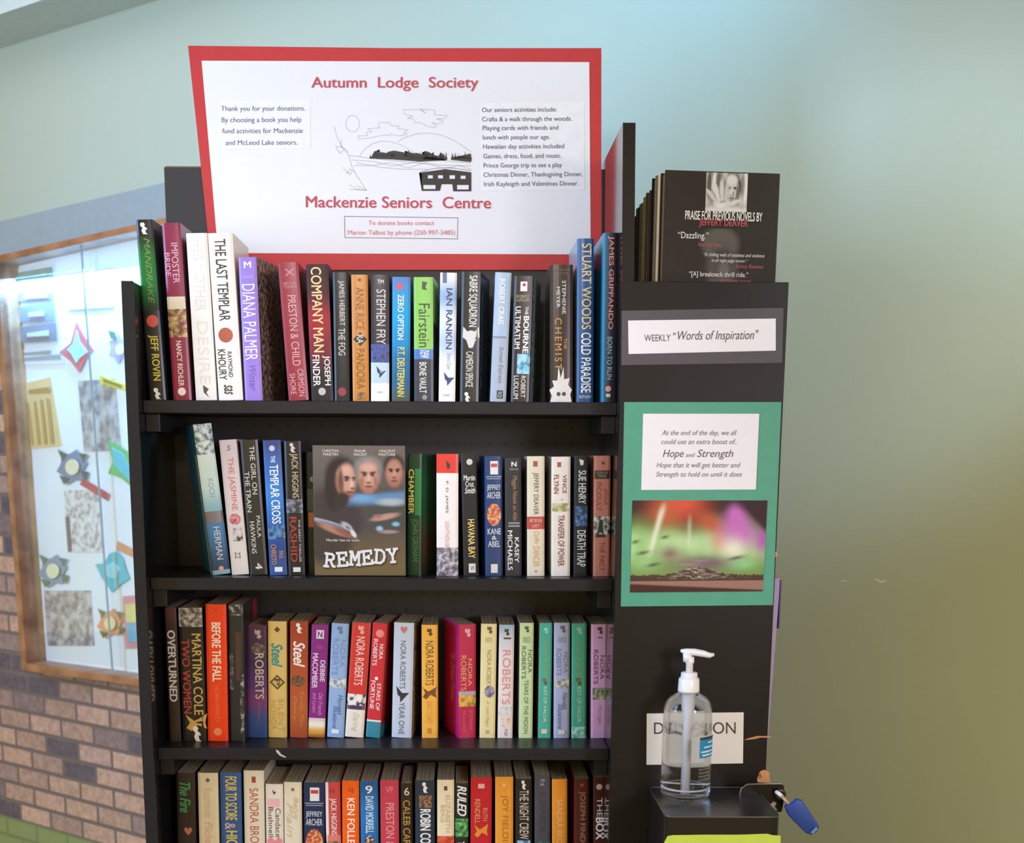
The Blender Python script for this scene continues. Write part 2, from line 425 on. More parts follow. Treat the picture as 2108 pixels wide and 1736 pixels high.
o = obj('scuff', bm_mesh('scuff', bm, mat('#e8e6dc', 0.8)), None, sc)
o.parent = bpy.data.objects['wall_back']; o.matrix_parent_inverse = bpy.data.objects['wall_back'].matrix_world.inverted()
# soffit and ceiling
p_in = wall_local(on_wall(156, 52)); 
_d = ray(45, 14); sof = -wall_local(CAM_O + _d * ((zc - EYE) / _d.z)).y
wall_obj('trim_1', (-6.5, -sof, zc), (4.6, 0.0, zc + 0.16), mat('#c6d0ca', 0.7))
wall_obj('ceiling', (-6.5, -3.2, zc + 0.16), (4.6, 0.0, zc + 0.24), mat('#e6e4e6', 0.8))
# grey ledge above the brick
bl = wall_local(on_wall(160, 500, 0.05))
zt = (wall_local(on_wall(170, 416, 0.05)).z); zb = wall_local(on_wall(170, 492, 0.05)).z
brick_h = 0.0
a = on_wall(100, 1500, 0.03); b2 = on_wall(100, 1539, 0.03); brick_h = (a - b2).length
a = wall_local(on_wall(100, 1500, .03)); b2 = wall_local(on_wall(166, 1512, .03)); brick_w = abs(a.x - b2.x)
zgreen = wall_local(on_wall(110, 1710, 0.03)).z
x_end = wall_local(on_wall(640, 900, 0.03)).x
kz = round(zgreen / brick_h); BRZ = zgreen - kz * brick_h
BR = brick_mat(brick_w, brick_h, kz * brick_h + 0.001)
me = box_mesh('wall_left', (-6.5, -0.03, -BRZ), (x_end, -0.0005, zb - BRZ + 0.01), BR)
o = obj('wall_left', me); o.matrix_world = Matrix.Translation(W0 + Vector((0, 0, BRZ))) @ WROT.to_4x4(); o['kind'] = 'structure'
# the ledge: quad prism following its picture line
band = [on_wall(-60, 470, .06), on_wall(640, 305, .06), on_wall(640, 392, .06), on_wall(-60, 545, .06)]
me, c = plate('trim_2', band, -WN, 0.0595, mat('#9aa4a8', 0.75)); o = obj('trim_2', me, None, c); o['kind'] = 'structure'
# ceiling lamp seen in the top corner
lc = W0 + WROT @ Vector((-1.0, -sof - 0.42, zc + 0.16))

# ------------------------------------------------------------------ display case on the brick wall
c0 = on_wall(170, 950, 0.03)
nb = thing('noticeboard', 'wood framed glass noticeboard with white backing on the brick wall', 'noticeboard', c0)
def on_board(px, py, off): return on_wall(px, py, off)
def wall_plate(name, px, off, thick, m, parent=None, label=None):
    pts = [on_wall(x, y, off + thick) for x, y in px]
    me, c = plate(name, pts, -WN, thick, m)
    o = obj(name, me, None, c, label=label)
    if parent is not None: o.parent = parent; o.location = c - parent.location
    return o
FRO = 0.105
fo = [(-16, 529), (470, 419), (470, 1437), (44, 1380)]            # outer frame corners
fi = [(-7, 542), (470, 431), (470, 1424), (54, 1366)]             # inner edge of the front strips
WOOD = mottled('#8a5a3e', '#a06c4a', '#b27c58', 14)
wall_plate('frame_stile', [fo[0], fi[0], fi[3], fo[3]], 0.031, FRO - 0.031, WOOD, nb)
wall_plate('frame_rail', [fo[0], fo[1], fi[1], fi[0]], 0.031, FRO - 0.031, WOOD, nb)
wall_plate('frame_rail', [fi[3], fi[2], fo[2], fo[3]], 0.031, FRO - 0.031, WOOD, nb)
BOFF = 0.036
def footprint(name, px, off, thick, m, label=None, src=FRO):
    pts = [on_wall(x, y, src) - WN * (src - off - thick) for x, y in px]
    me, c = plate(name, pts, -WN, thick, m); return obj(name, me, nb, c - c0, label=label)
footprint('backing_board', fi, 0.0315, BOFF - 0.0315, mat('#f2f6f9', 0.6, .02))
footprint('glass_pane', [(0, 550), (172, 510), (238, 1376), (62, 1356)], 0.078, 0.003, GLASS)
footprint('glass_pane', [(170, 510), (462, 443), (462, 1416), (236, 1376)], 0.084, 0.003, GLASS)
wall_plate('pane_edge', [(165, 505), (168, 504), (232.5, 1384), (229.5, 1384)], 0.0875, 0.002, mat('#8fa3a6', 0.3), nb, label='grey green edge of the sliding glass')
# tube light in the top of the case
tl = on_wall(150, 560, 0.066); 
l = bpy.data.lights.new('case_tube', 'AREA'); l.shape = 'RECTANGLE'; l.size = 0.75; l.size_y = 0.03; l.energy = 14; l.color = (0.15, 0.46, 1.0)
lo_ = bpy.data.objects.new('case_tube', l); COL.objects.link(lo_); lo_.location = tl
lo_.rotation_euler = (Matrix(((-WT.x, 0, 0), (-WT.y, 0, 0), (0, 0, 1)))).to_euler()
lo_.rotation_euler = (0, 0, WANG)
# pinned papers
PAPER_OFF = BOFF + 0.001
def pinned(name, label, cat, layers, group='papers pinned in the noticeboard'):
    root = None; lift = .0022 if name == 'name_tag' else .0044 if name in ('paper_flower', 'paper_leaf', 'paper_star') else 0
    for i, (nm, px, hexc) in enumerate(layers):
        m = hexc if not isinstance(hexc, str) else mat(hexc, 0.7)
        off = PAPER_OFF + i * 0.0016 + lift
        if i == 0:
            root = wall_plate(name, px, off, 0.0014, m); tag(root, label, cat, group)
        else: wall_plate(nm, px, off, 0.0014, m, root)
    return root
def R4(x0, y0, x1, y1, sl=0.12, sk=0.06):
    return [(x0, y0 - 0), (x1, y0 - (x1 - x0) * sl), (x1 + (y1 - y0) * sk, y1 - (x1 - x0) * sl * .4), (x0 + (y1 - y0) * sk, y1)]
def blob(cx, cy, r, n, amp, ph=0.0, sx=1.0):
    return [(cx + math.cos(2 * math.pi * k / n + ph) * r * sx * (1 + (amp if k % 2 else -amp)), cy + math.sin(2 * math.pi * k / n + ph) * r * (1 + (amp if k % 2 else -amp))) for k in range(n)]
GREYPIC = mottled('#7d7a80', '#a9a5a6', '#c9c6c4', 30)
GREYPIC2 = mottled('#8b8288', '#b3a9a9', '#d6d0cc', 40)
o = pinned('notice_sheet', 'notice with three dark grey bars and blue side strip behind glass', 'notice', [
    ('notice_sheet', R4(6, 560, 112, 712, .17), '#dfe4ea'), ('blue_strip', R4(10, 585, 29, 706, .12), '#8f9fc0'),
    ('dark_bar', R4(28, 563, 106, 590, .17), '#7f907f'), ('dark_bar', R4(32, 598, 108, 622, .15), '#77777c'),
    ('dark_bar', R4(35, 633, 111, 665, .13), '#7c7c84'), ('dark_bar', R4(38, 674, 115, 706, .13), '#77767d')])
for t_, yy, x0, x1 in (('line', 611, 48, 98), ('line', 648, 58, 90), ('line', 690, 55, 100)):
    wall_plate('text_line', R4(x0, yy - 4, x1, yy + 4, .15), PAPER_OFF + 0.011, 0.0006, mat('#c3c4c8', .6), o)
o = pinned('caption_slip', 'white slip of small print under the barred notice', 'notice', [('caption_slip', R4(12, 722, 130, 752, .08), '#e6ebef')])
for yy, x0, x1 in ((730, 40, 105), (742, 22, 125)): wall_plate('text_line', R4(x0, yy - 2.5, x1, yy + 2.5, .1), PAPER_OFF + .0016, .0006, mat('#9aa3ac', .6), o)
pinned('photo_print', 'faded grey landscape print with pale green sky at top of noticeboard', 'picture', [('photo_print', R4(134, 565, 232, 640, .14, .05), '#d3d7d9'), ('sky', R4(137, 566, 230, 588, .14), '#c7d4cc'), ('ground', R4(139, 600, 231, 638, .14), '#bfbfc2')])
pinned('paper_star', 'red paper star with pale blue centre on noticeboard', 'paper cutout', [('paper_star', [(157, 660), (172, 690), (193, 722), (177, 738), (163, 767), (146, 745), (121, 726), (145, 706)], '#cf6a72'), ('star_centre', [(157, 680), (164, 705), (180, 725), (163, 738), (157, 748), (146, 728), (138, 720), (150, 708)], '#a8e0ea')])
pinned('paper_flower', 'mauve paper flower with cream middle beside bookcase post', 'paper cutout', [('paper_flower', blob(243, 718, 27, 12, .18, 0, .7), '#b9a9cc'), ('leaf', [(222, 680), (236, 684), (240, 700), (228, 698)], '#557a63'), ('flower_middle', blob(246, 720, 11, 12, 0, 0, .8), '#efe6cc')])
pinned('striped_card', 'tan striped paper card on noticeboard', 'card', [('striped_card', [(47, 790), (104, 776), (127, 918), (60, 925)], '#e6c78d')] + [('stripe', [(56 + k * 13, 830 - k * 3), (60 + k * 13, 829 - k * 3), (70 + k * 13, 916 - k), (64 + k * 13, 917 - k)], '#c19a5c') for k in range(4)] + [('card_text', R4(58, 803, 100, 811, .15), '#b08c54')])
pinned('photo_print', 'tall grey garden photo under the yellow tag', 'picture', [('photo_print', R4(160, 784, 236, 930, .06, .09), GREYPIC)])
o = pinned('name_tag', 'yellow name tag strip above tall grey photo', 'tag', [('name_tag', [(204, 772), (258, 792), (258, 806), (206, 790)], '#e5cf4e'), ('tag_text', [(212, 779), (250, 793), (250, 799), (213, 786)], '#8a7a2e')])
def flower(cx, cy, r, label, petal, leaf, mid):
    pinned('paper_flower', label, 'paper cutout', [('paper_flower', blob(cx, cy, r, 12, .16, .3, .85), petal),
        ('leaf', [(cx - r * .9, cy - r * 1.1), (cx - r * .3, cy - r * .8), (cx - r * .6, cy - r * .4)], leaf),
        ('leaf', [(cx + r * .5, cy + r * .2), (cx + r * 1.0, cy + r * .3), (cx + r * .9, cy + r * .9)], leaf),
        ('leaf', [(cx - r * .8, cy + r * .5), (cx - r * .2, cy + r * .7), (cx - r * .5, cy + r * 1.1)], leaf),
        ('leaf', [(cx + r * .4, cy - r * .9), (cx + r * .9, cy - r * .8), (cx + r * .7, cy - r * .3)], leaf),
        ('flower_middle', blob(cx, cy, r * .5, 14, 0, 0, .85), mid)])
flower(148, 962, 33, 'grey blue paper flower with cream middle above red tag', '#7d8ba3', '#4a5f5e', '#ece3c0')
flower(108, 1176, 31, 'grey blue paper flower with cream middle above square grey photo', '#8f9db5', '#5c8069', '#efe6c2')
pinned('paper_leaf', 'green paper maple leaf with turquoise centre beside bookcase post', 'paper cutout', [('paper_leaf', [(220, 905), (240, 915), (262, 930), (272, 960), (272, 1004), (250, 985), (222, 975), (232, 950)], '#6cc27a'), ('leaf_centre', [(230, 922), (252, 935), (268, 965), (268, 992), (248, 972), (236, 958)], '#58c6d6')])
o = pinned('name_tag', 'red name tag strip above white speckled print', 'tag', [('name_tag', [(170, 985), (226, 1018), (222, 1032), (164, 998)], '#c4525c')])
pinned('photo_print', 'white speckled print with dark left edge in middle of noticeboard', 'picture', [('photo_print', R4(132, 1010, 206, 1138, .02, .06), mottled('#a9a3a6', '#dcd8d8', '#efecec', 60)), ('dark_edge', R4(134, 1064, 142, 1136, .0, .08), '#7d6a6c')])
pinned('paper_leaf', 'turquoise paper maple leaf below orange tag', 'paper cutout', [('paper_leaf', [(196, 1162), (214, 1160), (225, 1140), (240, 1135), (252, 1150), (258, 1172), (266, 1192), (252, 1200), (230, 1220), (220, 1205), (208, 1188)], '#62c3cf'), ('leaf_centre', [(212, 1168), (232, 1158), (246, 1172), (238, 1192), (222, 1188)], '#9adfe4')])
pinned('name_tag', 'orange name tag strip over turquoise leaf', 'tag', [('name_tag', [(241, 1114), (284, 1136), (282, 1152), (239, 1132)], '#e39a72')])
pinned('photo_print', 'square grey garden photo at bottom of noticeboard', 'picture', [('photo_print', R4(90, 1216, 186, 1330, .0, .07), GREYPIC2)])
flower(226, 1284, 28, 'orange paper flower with pale yellow middle near bookcase', '#efa27e', '#6f7d4c', '#f3e2a4')
pinned('rainbow_picture', 'rainbow drawing with pink border low on noticeboard', 'picture', [('rainbow_picture', [(252, 1228), (300, 1224), (304, 1336), (258, 1336)], '#e39aa0'), ('yellow_patch', [(257, 1245), (300, 1240), (302, 1280), (260, 1282)], '#e8dc8a'), ('blue_patch', [(260, 1284), (302, 1282), (303, 1322), (264, 1322)], '#7fb8cf')])

# ------------------------------------------------------------------ bookcase
YF = 2.0                                   # front plane
DEP = 0.278; YB = YF + DEP
def zx(px, py, Y=YF): p = at(px, py, Y); return p.x, p.z
YL = 2.03                                  # left panel stands a little further back
xl0, _ = zx(254.5, 700, YL); xl1 = xl0 + 0.0180           # left panel
xr0, _ = zx(1282.5, 700); xr1 = xr0 + 0.0182               # right end panel
_, z_lt = zx(262, 578, YL); _, z_rt = zx(1297, 253)
bc_c = Vector(((xl0 + xr1) / 2, YF, 0))
bookcase = thing('bookcase', 'black bookcase full of paperbacks with tall end panel and front sign tower', 'bookcase', bc_c)
def bc(name, lo, hi, m, bevel=0.0012, label=None):
    lo = Vector(lo); hi = Vector(hi); c = (lo + hi) / 2
    o = obj(name, box_mesh(name, lo - c, hi - c, m, bevel), bookcase, c - bc_c, label=label); return o
bc('edge_band', (xl0, YL - 0.0008, 0), (xl1, YL - 0.0001, z_lt), EDGE, 0)
bc('side_panel', (xl0, YL, 0), (xl1, YB, z_lt), BLACK_GLOSS, 0.003)
def leaning_panel(name, y0, y1, z0, m, dx=0.0):
    """tall panel whose top leans a touch inwards"""
    zr = zx(1282, 900)[1]; vs = []
    for z in (z0, max(z0, zr), z_rt):
        sh = -0.0078 * max(0, (z - zr) / (z_rt - zr))
        vs += [Vector((x + sh, y, z)) - bc_c for x, y in ((xr0, y0), (xr1, y0), (xr1, y1), (xr0, y1))]
    fs = [(3, 2, 1, 0), (8, 9, 10, 11)] + [(4 * k + i, 4 * k + (i + 1) % 4, 4 * k + 4 + (i + 1) % 4, 4 * k + 4 + i) for k in (0, 1) for i in range(4)]
    return obj(name, mesh(name, vs, fs, m), bookcase)
leaning_panel('end_panel', YF, YB, 0, BLACK_GLOSS)
leaning_panel('edge_band', YF - 0.0008, YF - 0.0001, zx(1297, 578)[1], PANEL)
_, z_back = zx(370, 346, YB)
PEG = pegboard(zx(800, 560, YB)[1] - (0.1 + z_back) / 2)
bc('back_panel', (xl1, YB - 0.006, 0.1), (xr0, YB, z_back), PEG, 0)
bc('back_panel_edge', (xl1 + 0.002, YB - 0.0065, z_back - 0.0005), (xr0 - 0.001, YB, z_back + 0.0015), mat('#7d5a3e', .8), 0, label='raw brown top edge of back panel')
SF = YF + 0.056                            # shelf fronts sit back from the side panels
shelf_z = []
for i, (yt_, th) in enumerate(((826, .0195), (1191, .0195), (1541, .0195), (1886, .0195))):
    _, z = zx(780, yt_, SF)
    shelf_z.append(z)
    bc('shelf', (xl1 + 0.0004, SF, z - th), (xr0 - 0.0004, YB - 0.0065, z), EDGE, 0.0012)
    for sx in (0, 1):                       # cleats that carry the shelf
        x0 = xl1 + 0.0002 if sx == 0 else xr0 - 0.0222
        bc('shelf_cleat', (x0, SF + 0.014, z - th - 0.028), (x0 + 0.022, YB - 0.03, z - th - 0.0003), EDGE, 0.001)
bc('plinth', (xl1 + 0.0004, SF + 0.01, 0), (xr0 - 0.0004, SF + 0.03, 0.10), BLACK, 0)
for k in (1, 2):
    bc('shelf', (xl1 + 0.0004, SF, shelf_z[3] - .27 * k - .02), (xr0 - 0.0004, YB - 0.0065, shelf_z[3] - .27 * k), EDGE, 0.0012)
# chip in the third shelf's edge
A = Art('chip', SF, bookcase, bc_c)
A.poly([(568, 1543), (574, 1546), (579, 1553), (590, 1559), (586, 1560), (576, 1556), (569, 1549)], '#b9b2aa', 0.0006, 'chipped_edge', 'pale chip in the shelf edge')
# sign tower at the right end
TH = 0.016; YT = YF - TH
xt0, zt0 = zx(1281.5, 579, YT); xt1, _ = zx(1624, 581, YT)
TD = 0.20                                 # depth of the pocket behind the panel
bc('front_panel', (xt0, YT, 0), (xt1, YF - 0.0010, zt0), PANEL, 0.0008)
bc('tower_side', (xt1 - 0.0035, YF, 0), (xt1 - 0.001, YF + TD, zt0 - 0.02), PANEL, 0.0008)
bc('tower_back', (xr1 + 0.0005, YF + TD, 0), (xt1 - 0.001, YF + TD + 0.012, zt0 - 0.02), PANEL, 0.0008)
z_pocket = at(1490, 352, YF + 0.01).z - 0.238
bc('pocket_floor', (xr1 + 0.0005, YF + 0.0003, z_pocket - 0.014), (xt1 - 0.0037, YF + TD - 0.0003, z_pocket), PANEL, 0.0008)
T = Art('tower', YT, bookcase, bc_c)
CH = '#c98d5c'
T.poly([(1531, 1524), (1541, 1520), (1560, 1515.5), (1586, 1516), (1587, 1519), (1560, 1519), (1542, 1523)], CH, 0.0004, 'exposed_wood', 'orange scratch of bare wood')
T.poly([(1564, 1589), (1572, 1585), (1583, 1589), (1586, 1612), (1560, 1611), (1558, 1604), (1568, 1602), (1573, 1597), (1566, 1595)], CH, 0.0004, 'exposed_wood', 'orange patch of chipped bare wood')
T.poly([(1596, 1137), (1600, 1136), (1600, 1146), (1596, 1147)], CH, 0.0004, 'exposed_wood', 'small bare wood nick')

# purple sign holder fixed to the outer side of the tower
xq, zq0 = zx(1607, 1188, YF + .03); xq0 = xt1 + 0.0005
zq1 = at(1600, 1545, YF + .03).z
ph = thing('document_holder', 'thin mauve plastic document holder standing against the tower side', 'document holder', (xt1 + 0.006, YF + 0.09, zq1))
hz = zq0 - zq1
bm = bmesh.new(); bmesh.ops.create_cube(bm, size=1)
for v in bm.verts:
    top = v.co.z > 0
    v.co = Vector(((-0.005 if v.co.x < 0 else (0.0075 if top else -0.0005)), -0.085 if v.co.y < 0 else 0.10, hz if top else 0))
bmesh.ops.bevel(bm, geom=bm.edges[:], offset=.0008, segments=2, affect='EDGES')
obj('holder_body', bm_mesh('holder_body', bm, mat('#a593bd', .35)), ph)
obj('holder_clip', box_mesh('holder_clip', (0.0072, -0.0865, hz - 0.078), (0.0098, -0.06, hz - 0.002), mat('#5b4a86', .35), 0.0008), ph, label='darker purple clip')

# ------------------------------------------------------------------ red bordered poster
YP = YB - 0.012
pc = at(812, 330, YP)
poster = thing('poster', 'white poster with red border and line drawing above the top shelf', 'poster', pc)
P = Art('poster', YP, poster, pc)
def px_plate(name, pts, Y, thick, m, parent, pbase, label=None):
    me, c = plate(name, [at(x, y, Y) for x, y in pts], (0, 1, 0), thick, m)
    return obj(name, me, parent, c - pbase, label=label)
px_plate('backing_card', [(387, 94), (812, 99), (1238, 99), (1238, 556), (812, 556), (436, 556)], YP, 0.004, mat('#c3272b', .5), poster, pc, 'red card border')
px_plate('white_sheet', [(415, 125), (1213, 128), (1216, 524), (449, 521)], YP - 0.0006, 0.0005, mat('#ebe8ec', .5, 0.02), poster, pc, 'white paper sheet')
Z3 = lambda x, y: (370 + x / 2.196, 80 + y / 2.196)
for x0, y0, x1, y1 in ((175, 283, 590, 500), (1358, 290, 1828, 688)):
    P.poly([Z3(x0, y0), Z3(x1, y0 - 6), Z3(x1 + 2, y1 - 4), Z3(x0 + 3, y1)], '#efedf2', 0.0009, 'pasted_slip', 'slip of white paper pasted on')
def ptext(body, x0, x1, by, cap, hexc, st='', name='lettering', slope=0.0):
    X0, Y0 = Z3(x0, by); X1, _ = Z3(x1, by)
    P.text(body, X0, X1, Y0, cap / 2.196, hexc, st, 0.0014, name, slope)
RED = '#c04a5c'; GR = '#4c4c5c'
ptext('Autumn  Lodge  Society', 595, 1350, 221, 47, RED, 'b', 'heading_lettering')
ptext('Mackenzie Seniors  Centre', 570, 1407, 762, 50, RED, 'b', 'heading_lettering', 0.006)
for body, x0, x1, by in (('Thank you for your donations.', 187, 567, 327), ('By choosing a book you help', 190, 550, 378), ('fund activities for Mackenzie', 192, 556, 428), ('and McLeod Lake seniors.', 208, 532, 481)):
    ptext(body, x0, x1, by, 22, '#6a6a80', '', 'small_lettering', -0.005)
for body, x0, x1, by in (('Our seniors activities include:', 1366, 1703, 332), ('Crafts & a walk through the woods.', 1367, 1772, 374), ('Playing cards with friends and', 1369, 1711, 414), ('lunch with people our age.', 1370, 1673, 456), ('Hawaiian day activities included', 1371, 1737, 498), ('Games, dress, food, and music.', 1372, 1725, 541), ('Prince George trip to see a play', 1373, 1727, 583), ('Christmas Dinner, Thanksgiving Dinner,', 1373, 1820, 625), ('Irish Kayleigth and Valentines Dinner.', 1375, 1801, 667)):
    ptext(body, x0, x1, by, 20, GR, '', 'small_lettering', -0.008)
ptext('To donate books contact', 853, 1150, 842, 19, '#cf7484', '', 'small_lettering')
ptext('Marion Talbot by phone (250-997-3485)', 760, 1244, 886, 20, '#cf7484', '', 'small_lettering')
def zs(pts): return [Z3(x, y) for x, y in pts]
P.strokes([zs([(745, 803), (1257, 810), (1255, 905), (747, 899), (745, 803)])], 1.0, '#55555f', 0.0012, 'box_outline')
sun = zs([(781 + 31 * math.cos(k * .2618), 384 + 37 * math.sin(k * .2618)) for k in range(25)])
cloud1 = zs([(1008, 322), (1085, 320), (1110, 336), (1088, 318), (1150, 322), (1152, 344), (1208, 348), (1196, 362), (1160, 362), (1190, 372), (1180, 384), (1140, 380), (1160, 392), (1150, 402), (1118, 396), (1088, 378), (1062, 380), (1056, 362), (1030, 360), (1052, 350), (1018, 342), (1008, 322)])
cloud2 = zs([(805, 440), (850, 438), (842, 424), (870, 420), (850, 408), (905, 402), (896, 388), (905, 378), (950, 380), (958, 394), (990, 394), (985, 406), (1032, 412), (1012, 424), (1028, 432), (990, 440), (952, 430), (948, 440), (930, 434), (860, 448), (810, 454), (805, 440)])
hill1 = zs([(812, 530), (835, 500), (870, 475), (910, 463), (950, 465), (1000, 480), (1050, 510), (1085, 525)])
hill2 = zs([(985, 465), (1020, 445), (1070, 430), (1130, 426), (1190, 438), (1250, 465), (1315, 510)])
P.strokes([sun, cloud1, cloud2, hill1, hill2], 0.55, '#9a9aa6', 0.0012, 'line_drawing', 'thin grey landscape drawing')
shore = [zs([(765, 527), (860, 540), (950, 550), (1050, 560), (1150, 548), (1315, 562)]), zs([(780, 548), (880, 555), (960, 575), (1060, 560), (1180, 572), (1316, 575)]),
         zs([(790, 572), (870, 574), (950, 560), (1030, 585), (1110, 560), (1200, 590), (1260, 572), (1316, 590)]), zs([(800, 560), (900, 580), (1000, 590), (1120, 590)])]
branch = [zs([(698, 397), (710, 445), (735, 490), (765, 530), (775, 570), (800, 620), (845, 686)]), zs([(730, 455), (728, 490), (738, 492), (705, 485)]), zs([(706, 490), (725, 520), (745, 495), (762, 515)]),
          zs([(738, 582), (760, 610), (768, 588), (790, 603)]), zs([(752, 600), (772, 615), (778, 596)]), zs([(768, 660), (800, 680), (845, 686), (798, 662)]), zs([(770, 680), (845, 686)])]
P.strokes(shore + branch, 0.5, '#77777f', 0.0012, 'line_drawing', 'grey drawing of shore and branch')
random.seed(3)
def treeline(x0, x1, y0, y1, hmin, hmax):
    pts = []; x = x0
    while x < x1:
        f = (x - x0) / (x1 - x0); b_ = y0 + (y1 - y0) * f
        h = random.uniform(hmin, hmax); w = random.uniform(6, 11)
        pts += [(x, b_ - 5), (x + w * .3, b_ - h * .35), (x + w * .5, b_ - h), (x + w * .7, b_ - h * .35), (x + w, b_ - 5)]; x += w
    return pts
tl = treeline(858, 1205, 540, 548, 14, 40); P.poly(zs(tl + [(1205, 550), (1090, 556), (960, 546), (858, 542)]), '#3f3936', 0.0012, 'treeline', 'dark treeline')
tl = treeline(1226, 1316, 545, 552, 18, 44); P.poly(zs(tl + [(1316, 558), (1226, 548)]), '#3f3936', 0.0012, 'treeline', 'dark treeline')
P.poly(zs([(1082, 606), (1200, 590), (1318, 604), (1318, 690), (1236, 690), (1232, 658), (1180, 658), (1176, 688), (1094, 688), (1094, 610)]), '#3a322f', 0.0012, 'lodge_drawing', 'dark drawing of a lodge')
for x0, y0, x1, y1 in ((1122, 618, 1144, 632), (1168, 618, 1190, 632), (1220, 618, 1244, 634), (1270, 620, 1292, 634), (1102, 662, 1156, 680), (1254, 662, 1306, 682)):
    P.poly(zs([(x0, y0), (x1, y0), (x1, y1), (x0, y1)]), '#e8e6ea', 0.0016, 'drawn_window', 'white window of the drawn lodge')
P.strokes([zs([(1085, 604), (1140, 588), (1210, 582), (1316, 596)])], 0.8, '#55504c', 0.0012, 'roof_line')

# ------------------------------------------------------------------ cards on the tower
YS = YT - 0.0006
def sheet(name, pts, off, thick, m, parent, pbase, label=None):
    return px_plate(name, pts, YT - off - thick, thick, m, parent, pbase, label)
c = at(1446, 695, YT)
wk = thing('sign_card', 'white weekly message strip on dark grey card at top of tower', 'sign', c)
sheet('backing_card', [(1280, 640), (1613, 634), (1610, 747), (1279, 752)], 0.0002, 0.0006, mat('#4a444a', .55), wk, c, 'dark grey card')
sheet('text_strip', [(1293, 660), (1597, 656), (1597, 722), (1294, 729)], 0.0009, 0.0005, mat('#e9e4ea', .55, 0.02), wk, c, 'white paper strip')
A = Art('wk', YT, wk, c)
A.text('WEEKLY', 1326, 1380, 703, 13.5, '#4a4448', '', 0.0017, slope=-.01)
A.text('"', 1385, 1391, 701, 15, '#4a4448', 'i', 0.0017, slope=-.01)
A.text('Words of Inspiration"', 1395, 1561, 700, 18, '#4a4448', 'i', 0.0017, slope=-.01)
c = at(1443, 1038, YT)
hs = thing('inspiration_poster', 'green card with white verse and aurora photo on the tower', 'poster', c)
sheet('backing_card', [(1285, 828), (1608.5, 828), (1591, 1246), (1278, 1249)], 0.0002, 0.0008, mat('#44977a', .5), hs, c, 'green card')
sheet('verse_sheet', [(1324, 852), (1563, 852), (1556, 1008), (1320, 1009)], 0.0011, 0.0005, mat('#e9e5ea', .55, 0.02), hs, c, 'white paper')
A = Art('hs', YT, hs, c)
for body, x0, x1, by, cap, st in (('At the end of the day, we all', 1362, 1516, 896, 10, 'i'), ('could use an extra boost of..', 1361, 1516, 914.5, 10, 'i'), ('Hope', 1364, 1407, 941, 15, 'i'), ('and', 1411, 1430, 941, 8.5, 'i'), ('Strength', 1434.5, 1509, 941, 15, 'i'), ('Hope that it will get better and', 1351, 1524, 962.5, 10, 'i'), ('Strength to hold on until it does', 1350, 1527, 981.5, 10, 'i')):
    A.text(body, x0, x1, by, cap, '#6a6068' if cap < 12 else '#55484f', st, 0.0019, slope=.0)
def gs(x, c, w): return math.exp(-((x - c) / w) ** 2)
